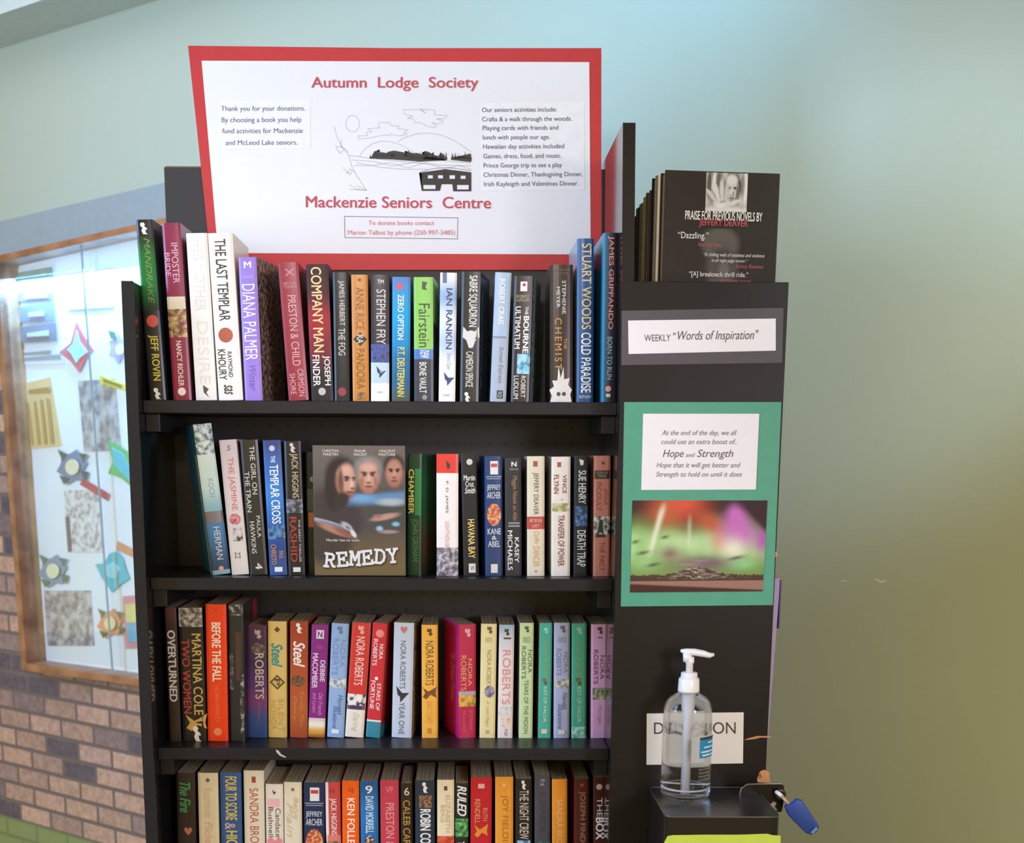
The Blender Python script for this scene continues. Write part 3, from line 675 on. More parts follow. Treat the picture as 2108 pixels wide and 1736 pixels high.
def aurora(u, t):
    wob = .03 * math.sin(u * 11) + .02 * math.sin(u * 23 + 1)
    ray_ = .5 + .5 * math.sin(u * 38 + 3 * t) * math.cos(u * 17 - t)
    c = lin('#3b2d2b')[:3]
    c = mixc(c, lin('#7f9a55'), smooth(.10, .38, t + wob) * .9)
    c = mixc(c, lin('#a9d48c'), smooth(.26, .46, t + wob) * (1 - smooth(.56, .74, t)) * (.65 + .35 * ray_))
    c = mixc(c, lin('#c9e0ae'), gs(u, .42, .2) * gs(t, .46, .1) * .6)
    c = mixc(c, lin('#d8563f'), min(1, 1.25 * gs(u, .36, .17) * gs(t, -.04, .24)))
    c = mixc(c, lin('#c4663f'), .85 * gs(u, .24, .12) * gs(t, .14, .12))
    c = mixc(c, lin('#c4583c'), .9 * gs(u - (t - .2) * .6, .56, .10) * gs(t, .26, .17))
    c = mixc(c, lin('#d99a68'), .7 * gs(u, .66, .06) * gs(t, .45, .12))
    c = mixc(c, lin('#e9eacb'), .8 * gs(u - (.3 - t) * .17, .19, .022) * smooth(-.02, .15, t) * (1 - smooth(.5, .66, t)))
    c = mixc(c, lin('#dfe8c8'), .4 * gs(u, .43, .015) * smooth(.1, .3, t) * (1 - smooth(.45, .6, t)))
    mw = .035 + t * .26
    c = mixc(c, lin('#c46fb8'), min(1, 1.2 * gs(u - (t - .1) * .14, .765, mw) * smooth(-.02, .16, t) * (1 - smooth(.34, .62, t))))
    c = mixc(c, lin('#b25aae'), .95 * gs(u, .985, .07) * gs(t, .44, .14))
    c = mixc(c, lin('#3f2c2e'), smooth(.12, .0, t - (u - .82) * 1.6) * smooth(.8, .9, u))
    c = mixc(c, lin('#efe9d4'), .85 * gs(u, .76, .09) * gs(t, .54, .13))
    c = mixc(c, lin('#8fd48a'), .9 * gs(u, .84, .10) * gs(t, .70, .055))
    c = mixc(c, lin('#9fce86'), .7 * gs(u, .10, .13) * gs(t, .68, .09))
    c = mixc(c, lin('#74566a'), min(1, .95 * gs(u, .55, .20) * gs(t, .68, .08)))
    c = mixc(c, lin('#85615c'), .85 * gs(u, .29, .085) * gs(t, .58, .08))
    c = mixc(c, lin('#a58a84'), .7 * (gs(u, .36, .07) * gs(t, .625, .02) + gs(u, .52, .07) * gs(t, .66, .018) + gs(u, .44, .1) * gs(t, .70, .018)))
    for cu, cv, cw_ in ((.09, .57, .05), (.17, .70, .05), (.79, .63, .065), (.03, .45, .03), (.25, .40, .03)):
        c = mixc(c, lin('#4a4534'), .85 * gs(u, cu, cw_) * gs(t + (u - cu) * .28, cv, .020))
    n = math.sin(u * 61) * .5 + math.sin(u * 127 + 2) * .3 + math.sin(u * 29 + 1) * .4
    mt = .815 - .085 * gs(u, .5, .16) - .02 * noise.noise(Vector((u * 22, 3, 0))) - .012 * noise.noise(Vector((u * 60, 7, 0)))
    if t > mt:
        snow = smooth(-.15, .45, noise.noise(Vector((u * 34 + (t - mt) * 40 * (1 if u > .5 else -1), t * 60, 0))) + .35 * noise.noise(Vector((u * 90, t * 120, 4)))) * gs(u, .5, .24)
        c = mixc(lin('#4f3a2f'), lin('#b8a896'), snow * (1 - smooth(.84, .88, t)))
    if t > .872: c = mixc(lin('#4a2f28'), lin('#9a7466'), smooth(-.012, .012, (.915 + (u - .1) * .075) - t) * smooth(.872, .88, t))
    return c
A.picture([(1301.5, 1030.5), (1579.5, 1030.5), (1569.5, 1217.5), (1296.5, 1220)], 150, 102, aurora, 0.0016, 'aurora_photo', 'aurora over mountains photo', PHOTO)
c = at(1431, 1520, YT)
dn = thing('donation_card', 'white donation card on the tower behind the hand sanitizer bottle', 'sign', c)
sheet('card', [(1331.5, 1469.5), (1531, 1467), (1529.5, 1572), (1331, 1575)], 0.0002, 0.0012, mat('#dcd6ce', .5, 0.02), dn, c)
A = Art('dn', YT, dn, c)
A.text('DONATION', 1346, 1514, 1511, 23.5, '#3a3433', '', 0.0018, slope=-.004)

# ------------------------------------------------------------------ books
NSEG = 8
class Book:
    """local frame: origin at the spine's bottom centre, x across the spine, y into the shelf, z up"""
    def __init__(s, root, w, h, d, bulge):
        s.root, s.w, s.h, s.d, s.bulge, s.lay = root, w, h, d, bulge, 0
    def prof(s, x):
        q = max(-1, min(1, 2 * x / s.w)); return s.bulge * (q * q - 1) + (0.0012 * max(0, abs(q) - .86) / .14)
    def spine(s, u, v, off): x = (u - .5) * s.w; return (x, s.prof(x) - off, (1 - v) * s.h)
    def right(s, a, v, off): return (s.w / 2 + off, 0.0015 + a * (s.d - .0015), (1 - v) * s.h)
    def left(s, a, v, off): return (-s.w / 2 - off, 0.0015 + (1 - a) * (s.d - .0015), (1 - v) * s.h)
    def fn(s, face): return {'S': s.spine, 'R': s.right, 'L': s.left}[face]
    def layer(s): s.lay += 1; return 0.00012 + 0.00009 * s.lay
    def rect(s, face, v0, v1, u0, u1, m, name, label):
        f = s.fn(face); off = s.layer(); vs, fs = [], []
        for i in range(NSEG + 1):
            u = u0 + (u1 - u0) * i / NSEG; vs += [f(u, v0, off), f(u, v1, off)]
        for i in range(NSEG): fs.append((2 * i, 2 * i + 1, 2 * i + 3, 2 * i + 2))
        return obj(name, mesh(name, vs, fs, m), s.root, label=label)
    def fan(s, face, uc, vc, pts, m, name, label, star=True):
        f = s.fn(face); off = s.layer()
        wd_ = s.w if face == 'S' else s.d
        vs = [f(uc + x, vc + y * wd_ / s.h, off) for x, y in pts]; n = len(pts)
        if star:
            vs += [f(uc + x * .5, vc + y * .5 * wd_ / s.h, off) for x, y in pts] + [f(uc, vc, off)]
            fs = [(k, (k + 1) % n, n + (k + 1) % n, n + k) for k in range(n)] + [(n + k, n + (k + 1) % n, 2 * n) for k in range(n)]
            return obj(name, mesh(name, vs, fs, m), s.root, label=label)
        fs = [tuple(t_) for t_ in tessellate_polygon([[Vector((x, y, 0)) for x, y in pts]])]
        return obj(name, mesh(name, vs, fs, m), s.root, label=label)
    def text(s, face, body, v0, v1, u0, u1, hexc, style, horiz):
        f = s.fn(face); off = s.layer() + (.0011 if s.bulge > .001 else .0001)
        vs, fs, a, b, c, d = glyphs(body, style)
        out = []
        for x, y, z in vs:
            tx, ty = (x - a) / (b - a), (y - c) / (d - c)
            if horiz: out.append(f(u0 + tx * (u1 - u0), v1 + (v0 - v1) * ty, off + z))
            else: out.append(f(u0 + ty * (u1 - u0), v0 + tx * (v1 - v0), off + z))
        return obj('spine_lettering' if face == 'S' else 'cover_lettering', mesh('lettering', out, fs, mat(hexc, .4)), s.root, label=colour_word(hexc) + ' lettering')
    def grad(s, face, v0, v1, stops, name='spine_print', across=False):
        f = s.fn(face); off = s.layer(); vs, fs, cols = [], [], []; N = 24
        st = [lin(c) for c in stops]
        def cc(t):
            t *= len(st) - 1; i = min(int(t), len(st) - 2); return mixc(st[i], st[i + 1], smooth(0, 1, t - i))
        for j in range(N + 1):
            for i in range(NSEG + 1):
                vs.append(f(i / NSEG, v0 + (v1 - v0) * j / N, off)); cols.append(cc(i / NSEG if across else j / N))
        for j in range(N):
            for i in range(NSEG):
                k = j * (NSEG + 1) + i; fs.append((k, k + NSEG + 1, k + NSEG + 2, k + 1))
        me = mesh(name, vs, fs, PRINT); colour_verts(me, cols); return obj(name, me, s.root)
    def cover(s, cs, cr, cl, hard, rg=.28, sp=.28):
        """wrap of spine and two boards as one folded sheet"""
        t = 0.0026 if hard else 0.0006
        w2 = s.w / 2; outer = [(-w2, s.d)]
        outer += [((i / NSEG - .5) * s.w, s.prof((i / NSEG - .5) * s.w)) for i in range(NSEG + 1)] + [(w2, s.d)]
        inner = [(-w2 + t, s.d)] + [((i / NSEG - .5) * (s.w - 2 * t), s.prof((i / NSEG - .5) * s.w) + t) for i in range(NSEG + 1)] + [(w2 - t, s.d)]
        n = len(outer); vs, fs, mi = [], [], []
        for z in (0, s.h):
            vs += [(x, y, z) for x, y in outer] + [(x, y, z) for x, y in inner]
        o = lambda i, top: i + (2 * n if top else 0); q = lambda i, top: n + i + (2 * n if top else 0)
        for i in range(n - 1):
            side = 2 if i == 0 else 1 if i == n - 2 else 0
            fs.append((o(i, 0), o(i + 1, 0), o(i + 1, 1), o(i, 1))); mi.append(side)
            fs.append((q(i + 1, 0), q(i, 0), q(i, 1), q(i + 1, 1))); mi.append(side)
            fs.append((o(i, 1), o(i + 1, 1), q(i + 1, 1), q(i, 1))); mi.append(side)
            fs.append((o(i + 1, 0), o(i, 0), q(i, 0), q(i + 1, 0))); mi.append(side)
        for i in (0, n - 1):
            fs.append((o(i, 0), o(i, 1), q(i, 1), q(i, 0))); mi.append(2 if i == 0 else 1)
        name = 'hard_cover' if hard else 'paper_cover'
        obj(name, mesh(name, vs, fs, [mat(c_, rg, spec=sp) for c_ in (cs, cr or cs, cl or cs)], mi), s.root)
        e = 0.003 if hard else 0.0003
        obj('pages', box_mesh('pages', (-w2 + t + .0001, s.prof(0) + t + .0012 + s.bulge, e), (w2 - t - .0001, s.d - (e if hard else .0004), s.h - e), PAGES), s.root, label='cream page block')
NBOOK = {}
def build_items(B, items):
    for it in items:
        it = list(it); k = it[0]; face = 'S'
        if k in ('o', 'm', 'd'): it[3] = min(it[3], .42)
        if len(k) == 2: face, k = k[0], k[1]
        if k == 't': B.text(face, it[1], it[2], it[3], it[4], it[5], it[6], it[7] if len(it) > 7 else '', False)
        elif k == 'h': B.text(face, it[1], it[2], it[3], it[4], it[5], it[6], it[7] if len(it) > 7 else '', True)
        elif k == 'r':
            u0, u1 = (it[4], it[5]) if len(it) > 4 else (0, 1)
            B.rect(face, it[1], it[2], u0, u1, mat(it[3], .35), 'spine_band' if face == 'S' else 'cover_print', colour_word(it[3]) + ' printed band')
        elif k == 'n':
            u0, u1 = (it[6], it[7]) if len(it) > 6 else (0, 1)
            B.rect(face, it[1], it[2], u0, u1, mottled(it[3], it[4], it[5], 130), 'spine_picture' if face == 'S' else 'cover_picture', 'small printed picture')
        elif k == 'o':
            n = 20; B.fan(face, it[2], it[1], [(it[3] * math.cos(2 * math.pi * j / n), it[3] * math.sin(2 * math.pi * j / n)) for j in range(n)], mat(it[4], .4), 'emblem', colour_word(it[4]) + ' round emblem')
        elif k == 'm':      # mottled disc
            n = 20; B.fan(face, it[2], it[1], [(it[3] * math.cos(2 * math.pi * j / n), it[3] * it[7] * math.sin(2 * math.pi * j / n)) for j in range(n)], mottled(it[4], it[5], it[6], 200), 'emblem', 'round printed picture')
        elif k == 'd': B.fan(face, it[2], it[1], [(it[3], 0), (0, it[3]), (-it[3], 0), (0, -it[3])], mat(it[4], .4), 'emblem', colour_word(it[4]) + ' diamond emblem')
        elif k == 'p': B.fan(face, it[2], it[1], it[4], mat(it[3], .4), 'emblem', colour_word(it[3]) + ' emblem', len(it[4]) in (11, 17))
        elif k == 'g': B.grad(face, it[1], it[2], it[3], 'spine_print' if face == 'S' else 'cover_print')
        elif k == 'G': B.grad(face, it[1], it[2], it[3], 'spine_print', True)
def book(row, label, xb0, xb1, xt0, xt1, ytop, cs, items, yaw=0.0, hard=False, cr=None, cl=None, back=None, depth=None, group=None, z0=None):
    Y = SF + (back if back is not None else (0.020, 0.046, 0.078, 0.060)[row - 1])
    z = z0 if z0 is not None else shelf_z[row - 1]
    zt = at((xt0 + xt1) / 2, ytop, Y).z; h = zt - z
    yb = CY                                  # bottom corner pixels
    # pixel row of the shelf line at this depth
    lo_, hi_ = 600.0, 2300.0
    for _ in range(40):
        md = (lo_ + hi_) / 2
        if at(900, md, Y).z > z: lo_ = md
        else: hi_ = md
    A0, A1 = at(xb0, lo_, Y).x, at(xb1, lo_, Y).x; B0, B1 = at(xt0, ytop, Y).x, at(xt1, ytop, Y).x
    w = ((A1 - A0) + (B1 - B0)) / 2 / math.cos(math.radians(yaw)) - 0.0003
    xc = (A0 + A1) / 2; lean = math.atan2((B0 + B1) / 2 - xc, h)
    if abs(lean) < 0.008: xc += math.tan(lean) * h / 2; lean = 0.0
    h = h / math.cos(lean); d = depth or min(h * (.64 if hard else .60), YB - Y - .012 - (math.sin(abs(math.radians(yaw))) * w))
    dz = abs(math.sin(lean)) * w / 2 + 0.0002
    root = thing('hardcover_book' if hard else 'paperback_book', label, 'book', (xc, Y, z + dz), (0, lean, -math.radians(yaw)),
                 group or ('books on the top shelf', 'books on the second shelf', 'books on the third shelf', 'books on the fourth shelf')[row - 1])
    B = Book(root, w, h, d, 0.0020 if hard else 0.0006)
    B.cover(cs, cr, cl, hard); build_items(B, items); return root
PENG = [(-.3, -.55), (-.02, -.6), (.16, -.42), (.05, -.25), (.3, -.05), (.34, .12), (.14, .1), (.2, .4), (.38, .55), (-.1, .52), (-.24, .2), (-.12, -.1), (-.34, -.3)]
WOLF = [(-.42, -.55), (-.2, -.3), (0, -.36), (.2, -.3), (.42, -.55), (.46, .0), (.25, .15), (.1, .55), (-.1, .55), (-.25, .15), (-.46, .0)]
SPLAT = [(-.1, -1.15), (0, -.6), (.12, -1.1), (.15, -.55), (.4, -.6), (.32, -.3), (.5, -.1), (.42, .1), (.5, .5), (.4, .75), (-.4, .75), (-.48, .45), (-.4, .15), (-.5, -.1), (-.3, -.25), (-.38, -.5), (-.15, -.5)]
BIRD = [(-.32, -.45), (-.02, -.1), (.34, -.12), (.14, .1), (-.1, .38), (-.12, .1), (-.24, .0)]
BFLY = [(-.42, -.4), (-.08, -.1), (.1, -.2), (.42, -.45), (.34, .0), (.4, .3), (.05, .1), (-.2, .4), (-.4, .25), (-.25, 0)]
HEART = [(0, -.2), (.22, -.45), (.45, -.25), (.35, .1), (0, .5), (-.35, .1), (-.45, -.25), (-.22, -.45)]
KEY = [(-.14, -.3), (.0, -.22), (.04, -.3), (.16, -.2), (.1, -.05), (.2, .05), (.1, .2), (-.06, .12), (.0, -.02), (-.16, -.08)]
W = '#e9e5e0'
# top shelf
b1 = lambda *a, **k: book(1, *a, **k)
b1('tall black book with green upper spine and yellow lettering at end of top shelf', 308, 342, 279, 314, 453, '#23211f', [('g', .09, .5, ['#2c3a22', '#1f6e2c', '#1c7030', '#20301f']), ('t', 'MANDRAKE', .1, .46, .4, .75, '#6f8a3a', 'i'), ('o', .557, .55, .36, '#c24a36'), ('t', 'JEFF ROVIN', .634, .89, .2, .8, '#d8c93a', 'b'), ('p', .05, .45, W, [(x * .6, y * .6) for x, y in PENG]), ('p', .965, .5, W, [(x * .6, y * .6) for x, y in PENG])], cr='#2b3b40', hard=False, depth=.15)
b1('maroon book with cream and brown picture band mid spine', 358, 394, 332, 372, 460, '#8c2a48', [('t', 'IMPOSTER', .11, .335, .42, .78, '#d9a9b8'), ('t', 'BRIDE', .165, .295, .05, .32, '#d9a9b8'), ('r', .41, .48, '#ddd5c0'), ('n', .48, .64, '#7a2a24', '#8a7a50', '#d8b080'), ('t', 'NANCY RICHLER', .66, .92, .35, .65, '#ecdde0', 'b'), ('o', .95, .5, .22, '#ecdde0')], depth=.14, cr='#6d3a4a')
b1('plain white book with faint embossed spine beside the maroon book', 404, 446, 382, 427, 481, '#efebe6', [('t', 'HER MOTHER', .04, .46, .25, .75, '#e2dcd4'), ('t', 'DESIRE', .52, .9, .25, .75, '#e2dcd4'), ('p', .945, .5, '#4a4440', [(-.12, -.3), (.15, -.1), (.02, .05), (.15, .3), (-.1, .05)])], depth=.135)
b1('thick white book with black lettering and red seal on top shelf', 450, 501, 428, 478, 481, '#f1eee8', [('t', 'THE LAST TEMPLAR', .035, .52, .25, .7, '#2a2723', 'b'), ('o', .605, .46, .3, '#b0533c'), ('t', 'KHOURY', .69, .875, .08, .4, '#2a2723', 'b'), ('t', 'RAYMOND', .705, .86, .48, .66, '#2a2723', 'b'), ('t', 'sas', .905, .965, .25, .6, '#2a2723', 'bi')], cr='#e6dccb', depth=.15)
b1('lavender book with white lettering and brown side cover', 504, 541, 489, 528, 530, '#9a7dca', [('h', 'M', .03, .075, .3, .72, W, 'B'), ('h', 'novel', .12, .145, .2, .8, '#c9b6e6'), ('t', 'DIANA PALMER', .185, .715, .15, .85, '#ece6f6'), ('t', 'Winter', .75, .93, .3, .7, '#7a60aa', 'i'), ('Rn', 0, 1, '#3a2f2c', '#6b5a50', '#9c8e80')], yaw=9, cr='#5f5248', depth=.12)
b1('dark red book leaning by the lavender one with pale pink lettering', 595, 635, 571, 614, 542, '#95303c', [('t', 'X', .04, .1, .35, .75, '#c98a90'), ('h', 'NEW YORK', .14, .16, .2, .85, '#c98a90'), ('h', 'TIMES', .165, .185, .2, .85, '#c98a90'), ('t', 'PRESTON & CHILD', .235, .745, .35, .75, '#dca0a4'), ('t', 'CRIMSON', .77, .97, .55, .85, '#dca0a4'), ('t', 'SHORE', .8, .955, .15, .42, '#dca0a4')])
b1('dark brown and red book with large cream gold lettering', 641, 687, 630, 675, 545, '#3a2226', [('g', 0, 1, ['#35222a', '#4d222a', '#a02833', '#7d2530', '#2c2728', '#2c2728']), ('t', 'COMPANY MAN', .02, .64, .2, .68, '#e8cb90', 'b'), ('t', 'JOSEPH', .665, .885, .57, .92, W, 'b'), ('t', 'FINDER', .66, .89, .12, .44, W, 'b'), ('o', .93, .5, .17, '#bdb6b2')], cr='#4a3034')
b1('slim black book with grey lettering and small red emblem', 690, 721, 684, 716, 561, '#1e1d20', [('t', 'JAMES HERBERT', .065, .41, .3, .75, '#cfcac4'), ('t', 'THE FOG', .43, .64, .3, .75, '#cfcac4'), ('o', .925, .5, .28, '#8a2a33')])
b1('orange book with black diamond emblem on top shelf', 727, 761, 722, 756, 566, '#c9843a', [('t', 'ANNE RICE', .1, .43, .25, .75, '#80501f'), ('d', .505, .5, .48, '#231d18'), ('t', 'RA', .47, .54, .3, .7, '#d9ccb4', 'b'), ('t', 'PANDORA', .58, .9, .25, .75, '#80501f'), ('o', .04, .5, .1, '#7d4a1e'), ('n', .925, .985, '#5a3f22', '#8a6a3a', '#c98a3f', .3, .75)])
b1('dark purple black book with blue patch and white sticker at its foot', 764, 801, 763, 802, 566, '#2a2228', [('h', 'TM', .04, .07, .35, .7, W, 'b'), ('t', 'STEPHEN FRY', .115, .545, .3, .8, '#d5cfcf'), ('n', .545, .69, '#272546', '#3454a8', '#2b2c50'), ('r', .69, .855, '#b5cfe4'), ('p', .77, .55, '#1d2b4a', [(x * .8, y * .8) for x, y in BIRD]), ('r', .855, 1, '#eff0f3'), ('h', 'FRE', .92, .935, .35, .65, '#6a6a70')])
b1('bright blue book with cream and yellow lettering', 807, 843, 807, 846, 571, '#3f80bd', [('g', 0, 1, ['#5a86c4', '#2e9cd8', '#149fdc', '#1b8fca', '#2a6f9e', '#23648f', '#4f5a4a']), ('o', .075, .4, .2, '#c4506a'), ('t', 'ZERO OPTION', .14, .5, .3, .65, '#f1ecc4', 'b'), ('t', 'P.T. DEUTERMANN', .56, .96, .3, .7, '#efd84a', 'b')])
b1('lime green and charcoal book with black lettering', 852, 891, 852, 893, 571, '#3b3e45', [('r', 0, .575, '#82c24c'), ('p', .065, .55, '#2b4a24', [(-.12, -.2), (.15, -.15), (.05, .1), (.15, .25), (-.12, .2)]), ('t', 'Fairstein', .21, .56, .25, .82, '#26301f'), ('r', .575, .655, '#2f6fba'), ('t', 'new', .58, .65, .3, .8, W, 'i'), ('t', 'BONE VAULT', .68, .93, .28, .65, W, 'b'), ('o', .965, .55, .13, '#8a8a90'), ('Rr', 0, .36, '#8fc65c', 0, .9)], yaw=3, cr='#26282c')
b1('white and pale blue book with navy lettering and white sticker', 903, 937, 906, 941, 562, '#dde4f0', [('g', 0, .9, ['#eef3fa', '#93b2dc', '#dfe8f4', '#b5c9e6', '#eef2f8', '#eef2f8']), ('r', 0, .08, '#3b5580', .15, .4), ('t', 'IAN RANKIN', .12, .59, .38, .75, '#2c3d5c', 'b'), ('t', 'Doors Open', .62, .75, .4, .72, '#7d8a9c', 't'), ('p', .825, .6, '#1b3f75', BIRD), ('r', .89, 1, '#f3f3f6'), ('h', 'RAN', .94, .958, .3, .65, '#6a6a70')], cr='#b9c3d0')
b1('charcoal book with white wolf head emblem', 946, 985, 951, 989, 560, '#33312f', [('t', 'SABRE SQUADRON', .03, .42, .35, .85, '#e6e2dc', 'b'), ('p', .5, .55, '#d3d0cc', WOLF), ('t', 'CAMERON SPENCE', .61, .885, .3, .7, '#d6d2cc', 'b'), ('p', .965, .4, W, [(x * .45, y * .45) for x, y in PENG]), ('Rn', .1, .9, '#1c2126', '#23292e', '#5a6468', .1, .8)], yaw=8, cr='#20262a')
b1('pale blue grey book leaning with white and dark italic lettering', 1008, 1042, 1020, 1053, 562, '#a8bed6', [('t', 'ROBERT CRAIS', .05, .4, .3, .65, '#f0f4fa', 'b'), ('r', .49, .505, '#7d8298', .0, .85), ('r', .505, 1, '#a3b0c4'), ('t', 'Sunset Express', .57, .855, .38, .72, '#5a6474', 'i'), ('r', .91, .975, '#2a3138', .4, .8), ('h', 'IS', .92, .965, .45, .75, '#b5bfca', 'i')], cl='#9fc0dc')
b1('dark brown book with white lettering and pale blue city picture', 1049, 1090, 1061, 1095, 569, '#382e2a', [('r', .045, .12, '#ece8e6', .35, .72), ('o', .07, .55, .09, '#b5303a'), ('h', 'ROBERT', .15, .17, .15, .85, '#b8a882'), ('h', 'LUDLUM', .175, .2, .15, .85, '#b8a882'), ('t', 'THE', .24, .305, .65, .82, '#e9e5e0', 'b'), ('t', 'BOURNE', .315, .61, .58, .88, '#f1eeea', 'B'), ('t', 'ULTIMATUM', .24, .575, .12, .42, '#e9e5e0', 'b'), ('n', .615, .775, '#3f8aa8', '#8cc4dc', '#a9d6e6', .3, 1), ('t', 'ROBERT', .79, .965, .55, .8, W), ('t', 'LUDLUM', .79, .975, .15, .42, W), ('Rn', 0, 1, '#2a3a3a', '#6d8580', '#a8b5ae')], yaw=9, cr='#5d706c')
b1('brown book in clear wrap with orange lettering and white splash at foot', 1133, 1179, 1132, 1180, 546, '#3a2e27', [('h', 'BESTSELLING', .03, .045, .2, .85, '#7d5a3a'), ('h', 'AUTHOR', .055, .07, .3, .75, '#7d5a3a'), ('t', 'STEPHENIE', .115, .355, .52, .68, '#e4dfd9'), ('t', 'MEYER', .16, .31, .28, .42, '#e4dfd9'), ('t', 'CHEMIST', .385, .76, .2, .5, '#cf8f40', 'w'), ('t', 'THE', .53, .61, .6, .72, '#cf8f40'), ('p', .925, .46, '#d8d4ce', SPLAT), ('o', .94, .36, .09, '#3a302b'), ('o', .94, .6, .09, '#3a302b')], hard=True, cl='#51463e')  # lighter side cover: sheen of the wrap is put into its colour
b1('navy blue hardcover with tan and white lettering', 1187, 1221, 1188, 1223, 492, '#1d4f82', [('t', 'STUART WOODS', .03, .55, .28, .85, '#d9c08c', 'b'), ('t', 'COLD PARADISE', .57, .94, .25, .85, '#efeff0', 'b'), ('h', 'PUTNAM', .957, .975, .15, .85, '#d5dbe2')], hard=True, cl='#9aa4ac')
b1('tall dark hardcover with teal side and salmon lettering beside end panel', 1238, 1268, 1242, 1273, 480, '#2a2a32', [('G', 0, 1, ['#2a7f9f', '#27465c', '#28272f', '#2b262b']), ('t', 'JAMES GRIPPANDO', .02, .565, .3, .72, '#e88c82', 'b'), ('t', 'BORN TO RUN', .61, .865, .35, .68, '#9fb5bd'), ('o', .92, .45, .2, '#e58f94'), ('r', .95, .97, '#c9c5c4', .3, .6)], hard=True, cl='#2c83a8', back=0.002)
# second shelf
b2_ = lambda *a, **k: book(2, *a, **k)
b2_('pale blue book leaning at the empty end of the second shelf', 440, 474, 398, 435, 875, '#8db6ca', [('n', 0, .2, '#4f6470', '#a9c3c8', '#dfe9e6'), ('g', .2, .575, ['#cfe2e2', '#c6dfe2', '#86bccb']), ('t', 'KOCH', .36, .48, .4, .7, '#8a9aa0'), ('r', .575, .65, '#74686e'), ('g', .65, .97, ['#4b80b4', '#33466a']), ('t', 'HERMAN', .68, .9, .35, .7, '#d0d5da'), ('o', .96, .5, .14, '#d9a07a'), ('Lr', .2, 1, '#b9d0d8', .82, 1)], cl='#4a98cc', yaw=-17)
b2_('pale pink book with red faded lettering next to the leaning blue one', 477, 513, 451, 486, 907, '#d9cdd0', [('g', 0, 1, ['#cfc2c8', '#dcd2d2', '#e4ddd4']), ('h', 'S', .04, .08, .4, .65, '#5a5058', 'i'), ('t', 'THE JASMINE', .13, .52, .3, .72, '#d0626c'), ('m', .585, .5, .33, '#b03a4a', '#c9707c', '#d9a9a9', 1), ('n', .65, .75, '#3a3844', '#c4bcc0', '#dad2d0', .3, .85), ('t', 'ZZ', .83, .88, .3, .6, '#6a6460')])
b2_('dark olive black book with grey lettering in two parts on second shelf', 515, 551, 494, 530, 907, '#34312c', [('t', 'THE GIRL ON', .045, .4, .5, .78, '#d9d5c9'), ('t', 'THE TRAIN', .23, .53, .12, .38, '#d9d5c9'), ('t', 'PAULA', .56, .72, .6, .82, '#d9d5c9'), ('t', 'HAWKINS', .6, .84, .2, .48, '#d9d5c9'), ('t', '4', .91, .96, .35, .75, '#d9d5c9', 'b')])
b2_('blue book with white lettering and orange lettering at its foot', 555, 592, 541, 577, 907, '#3c5a9a', [('g', 0, 1, ['#414a80', '#3f6ab2', '#3f84cc', '#346ab0', '#2c4a86', '#3c5a90']), ('o', .06, .5, .16, '#c9c4d0'), ('t', 'THE', .115, .165, .4, .65, W, 'b'), ('t', 'TEMPLAR CROSS', .18, .615, .3, .8, '#eceef2', 'b'), ('n', .63, .73, '#20304a', '#3a6ea0', '#5a90c0'), ('t', 'PAUL', .82, .88, .6, .85, '#d08a58', 'b'), ('t', 'CHRISTO', .77, .92, .15, .45, '#d08a58', 'b'), ('r', .94, .975, '#e6e6ea', .3, .75)])
b2_('dark book with gold lettering and red block beside the DVD case', 594, 628, 584, 619, 909, '#2b2526', [('p', .05, .5, '#c9c0b4', [(x * .5, y * .5) for x, y in PENG]), ('t', 'JACK HIGGINS', .09, .42, .3, .8, '#b8a883', 'b'), ('n', .43, .53, '#2b2a2e', '#55565e', '#9a9aa0'), ('t', 'RASHID', .56, .9, .18, .6, '#a5342f', 'b'), ('t', 'THE GREAT THRILLER', .58, .9, .7, .82, '#cfc9c4'), ('r', .94, .975, '#dcd8d4', .3, .75)])
b2_('black book with orange block mostly behind the DVD case', 633, 663, 627, 657, 931, '#202125', [('o', .22, .5, .2, '#8a8a90'), ('r', .49, .61, '#c4622f', .15, 1), ('r', .3, .48, '#34353c', .1, .9)], back=0.062)
def side(v): return v
b2_('dark green book with lime lettering right of the DVD case', 838, 866, 838, 869, 935, '#22402c', [('r', .12, .5, '#1f7d42', .55, .98), ('t', 'CHAMBER', .125, .49, .1, .48, '#d8cf6a', 'b'), ('t', 'JOHN GRISHAM', .53, .88, .25, .8, '#3f7d56'), ('Rg', 0, 1, ['#1d4a2c', '#1f5a33', '#205030', '#4a3420', '#26301f'])], yaw=14, cr='#1f4a2e')
b2_('white book with red top band and grey photo at foot of spine', 899, 944, 898, 943, 935, '#efeae7', [('r', 0, .155, '#dd322b'), ('p', .085, .5, '#4a2020', [(-.06, -.2), (.12, 0), (.12, .18), (-.02, .2)]), ('t', 'P. D. JAMES', .22, .48, .4, .54, '#4a4444'), ('t', 'LIGHTHOUSE', .55, .765, .4, .58, '#d98a7d'), ('n', .765, 1, '#4f4652', '#85808a', '#d0c8cc')])
b2_('black book with cream gold lettering and white box emblem', 954, 986, 949, 980, 934, '#26262b', [('o', .07, .55, .2, '#c9c6c2'), ('h', 'Martin', .175, .22, .15, .9, W, 'b'), ('h', 'Cruz', .225, .27, .25, .8, W, 'b'), ('h', 'Smith', .275, .325, .2, .9, W, 'bi'), ('t', 'HAVANA BAY', .535, .855, .35, .8, '#f0cf7a', 'b'), ('r', .9, .975, '#d9d8d4', .35, .8), ('h', 'VI', .92, .955, .45, .7, '#2a2a2a')])
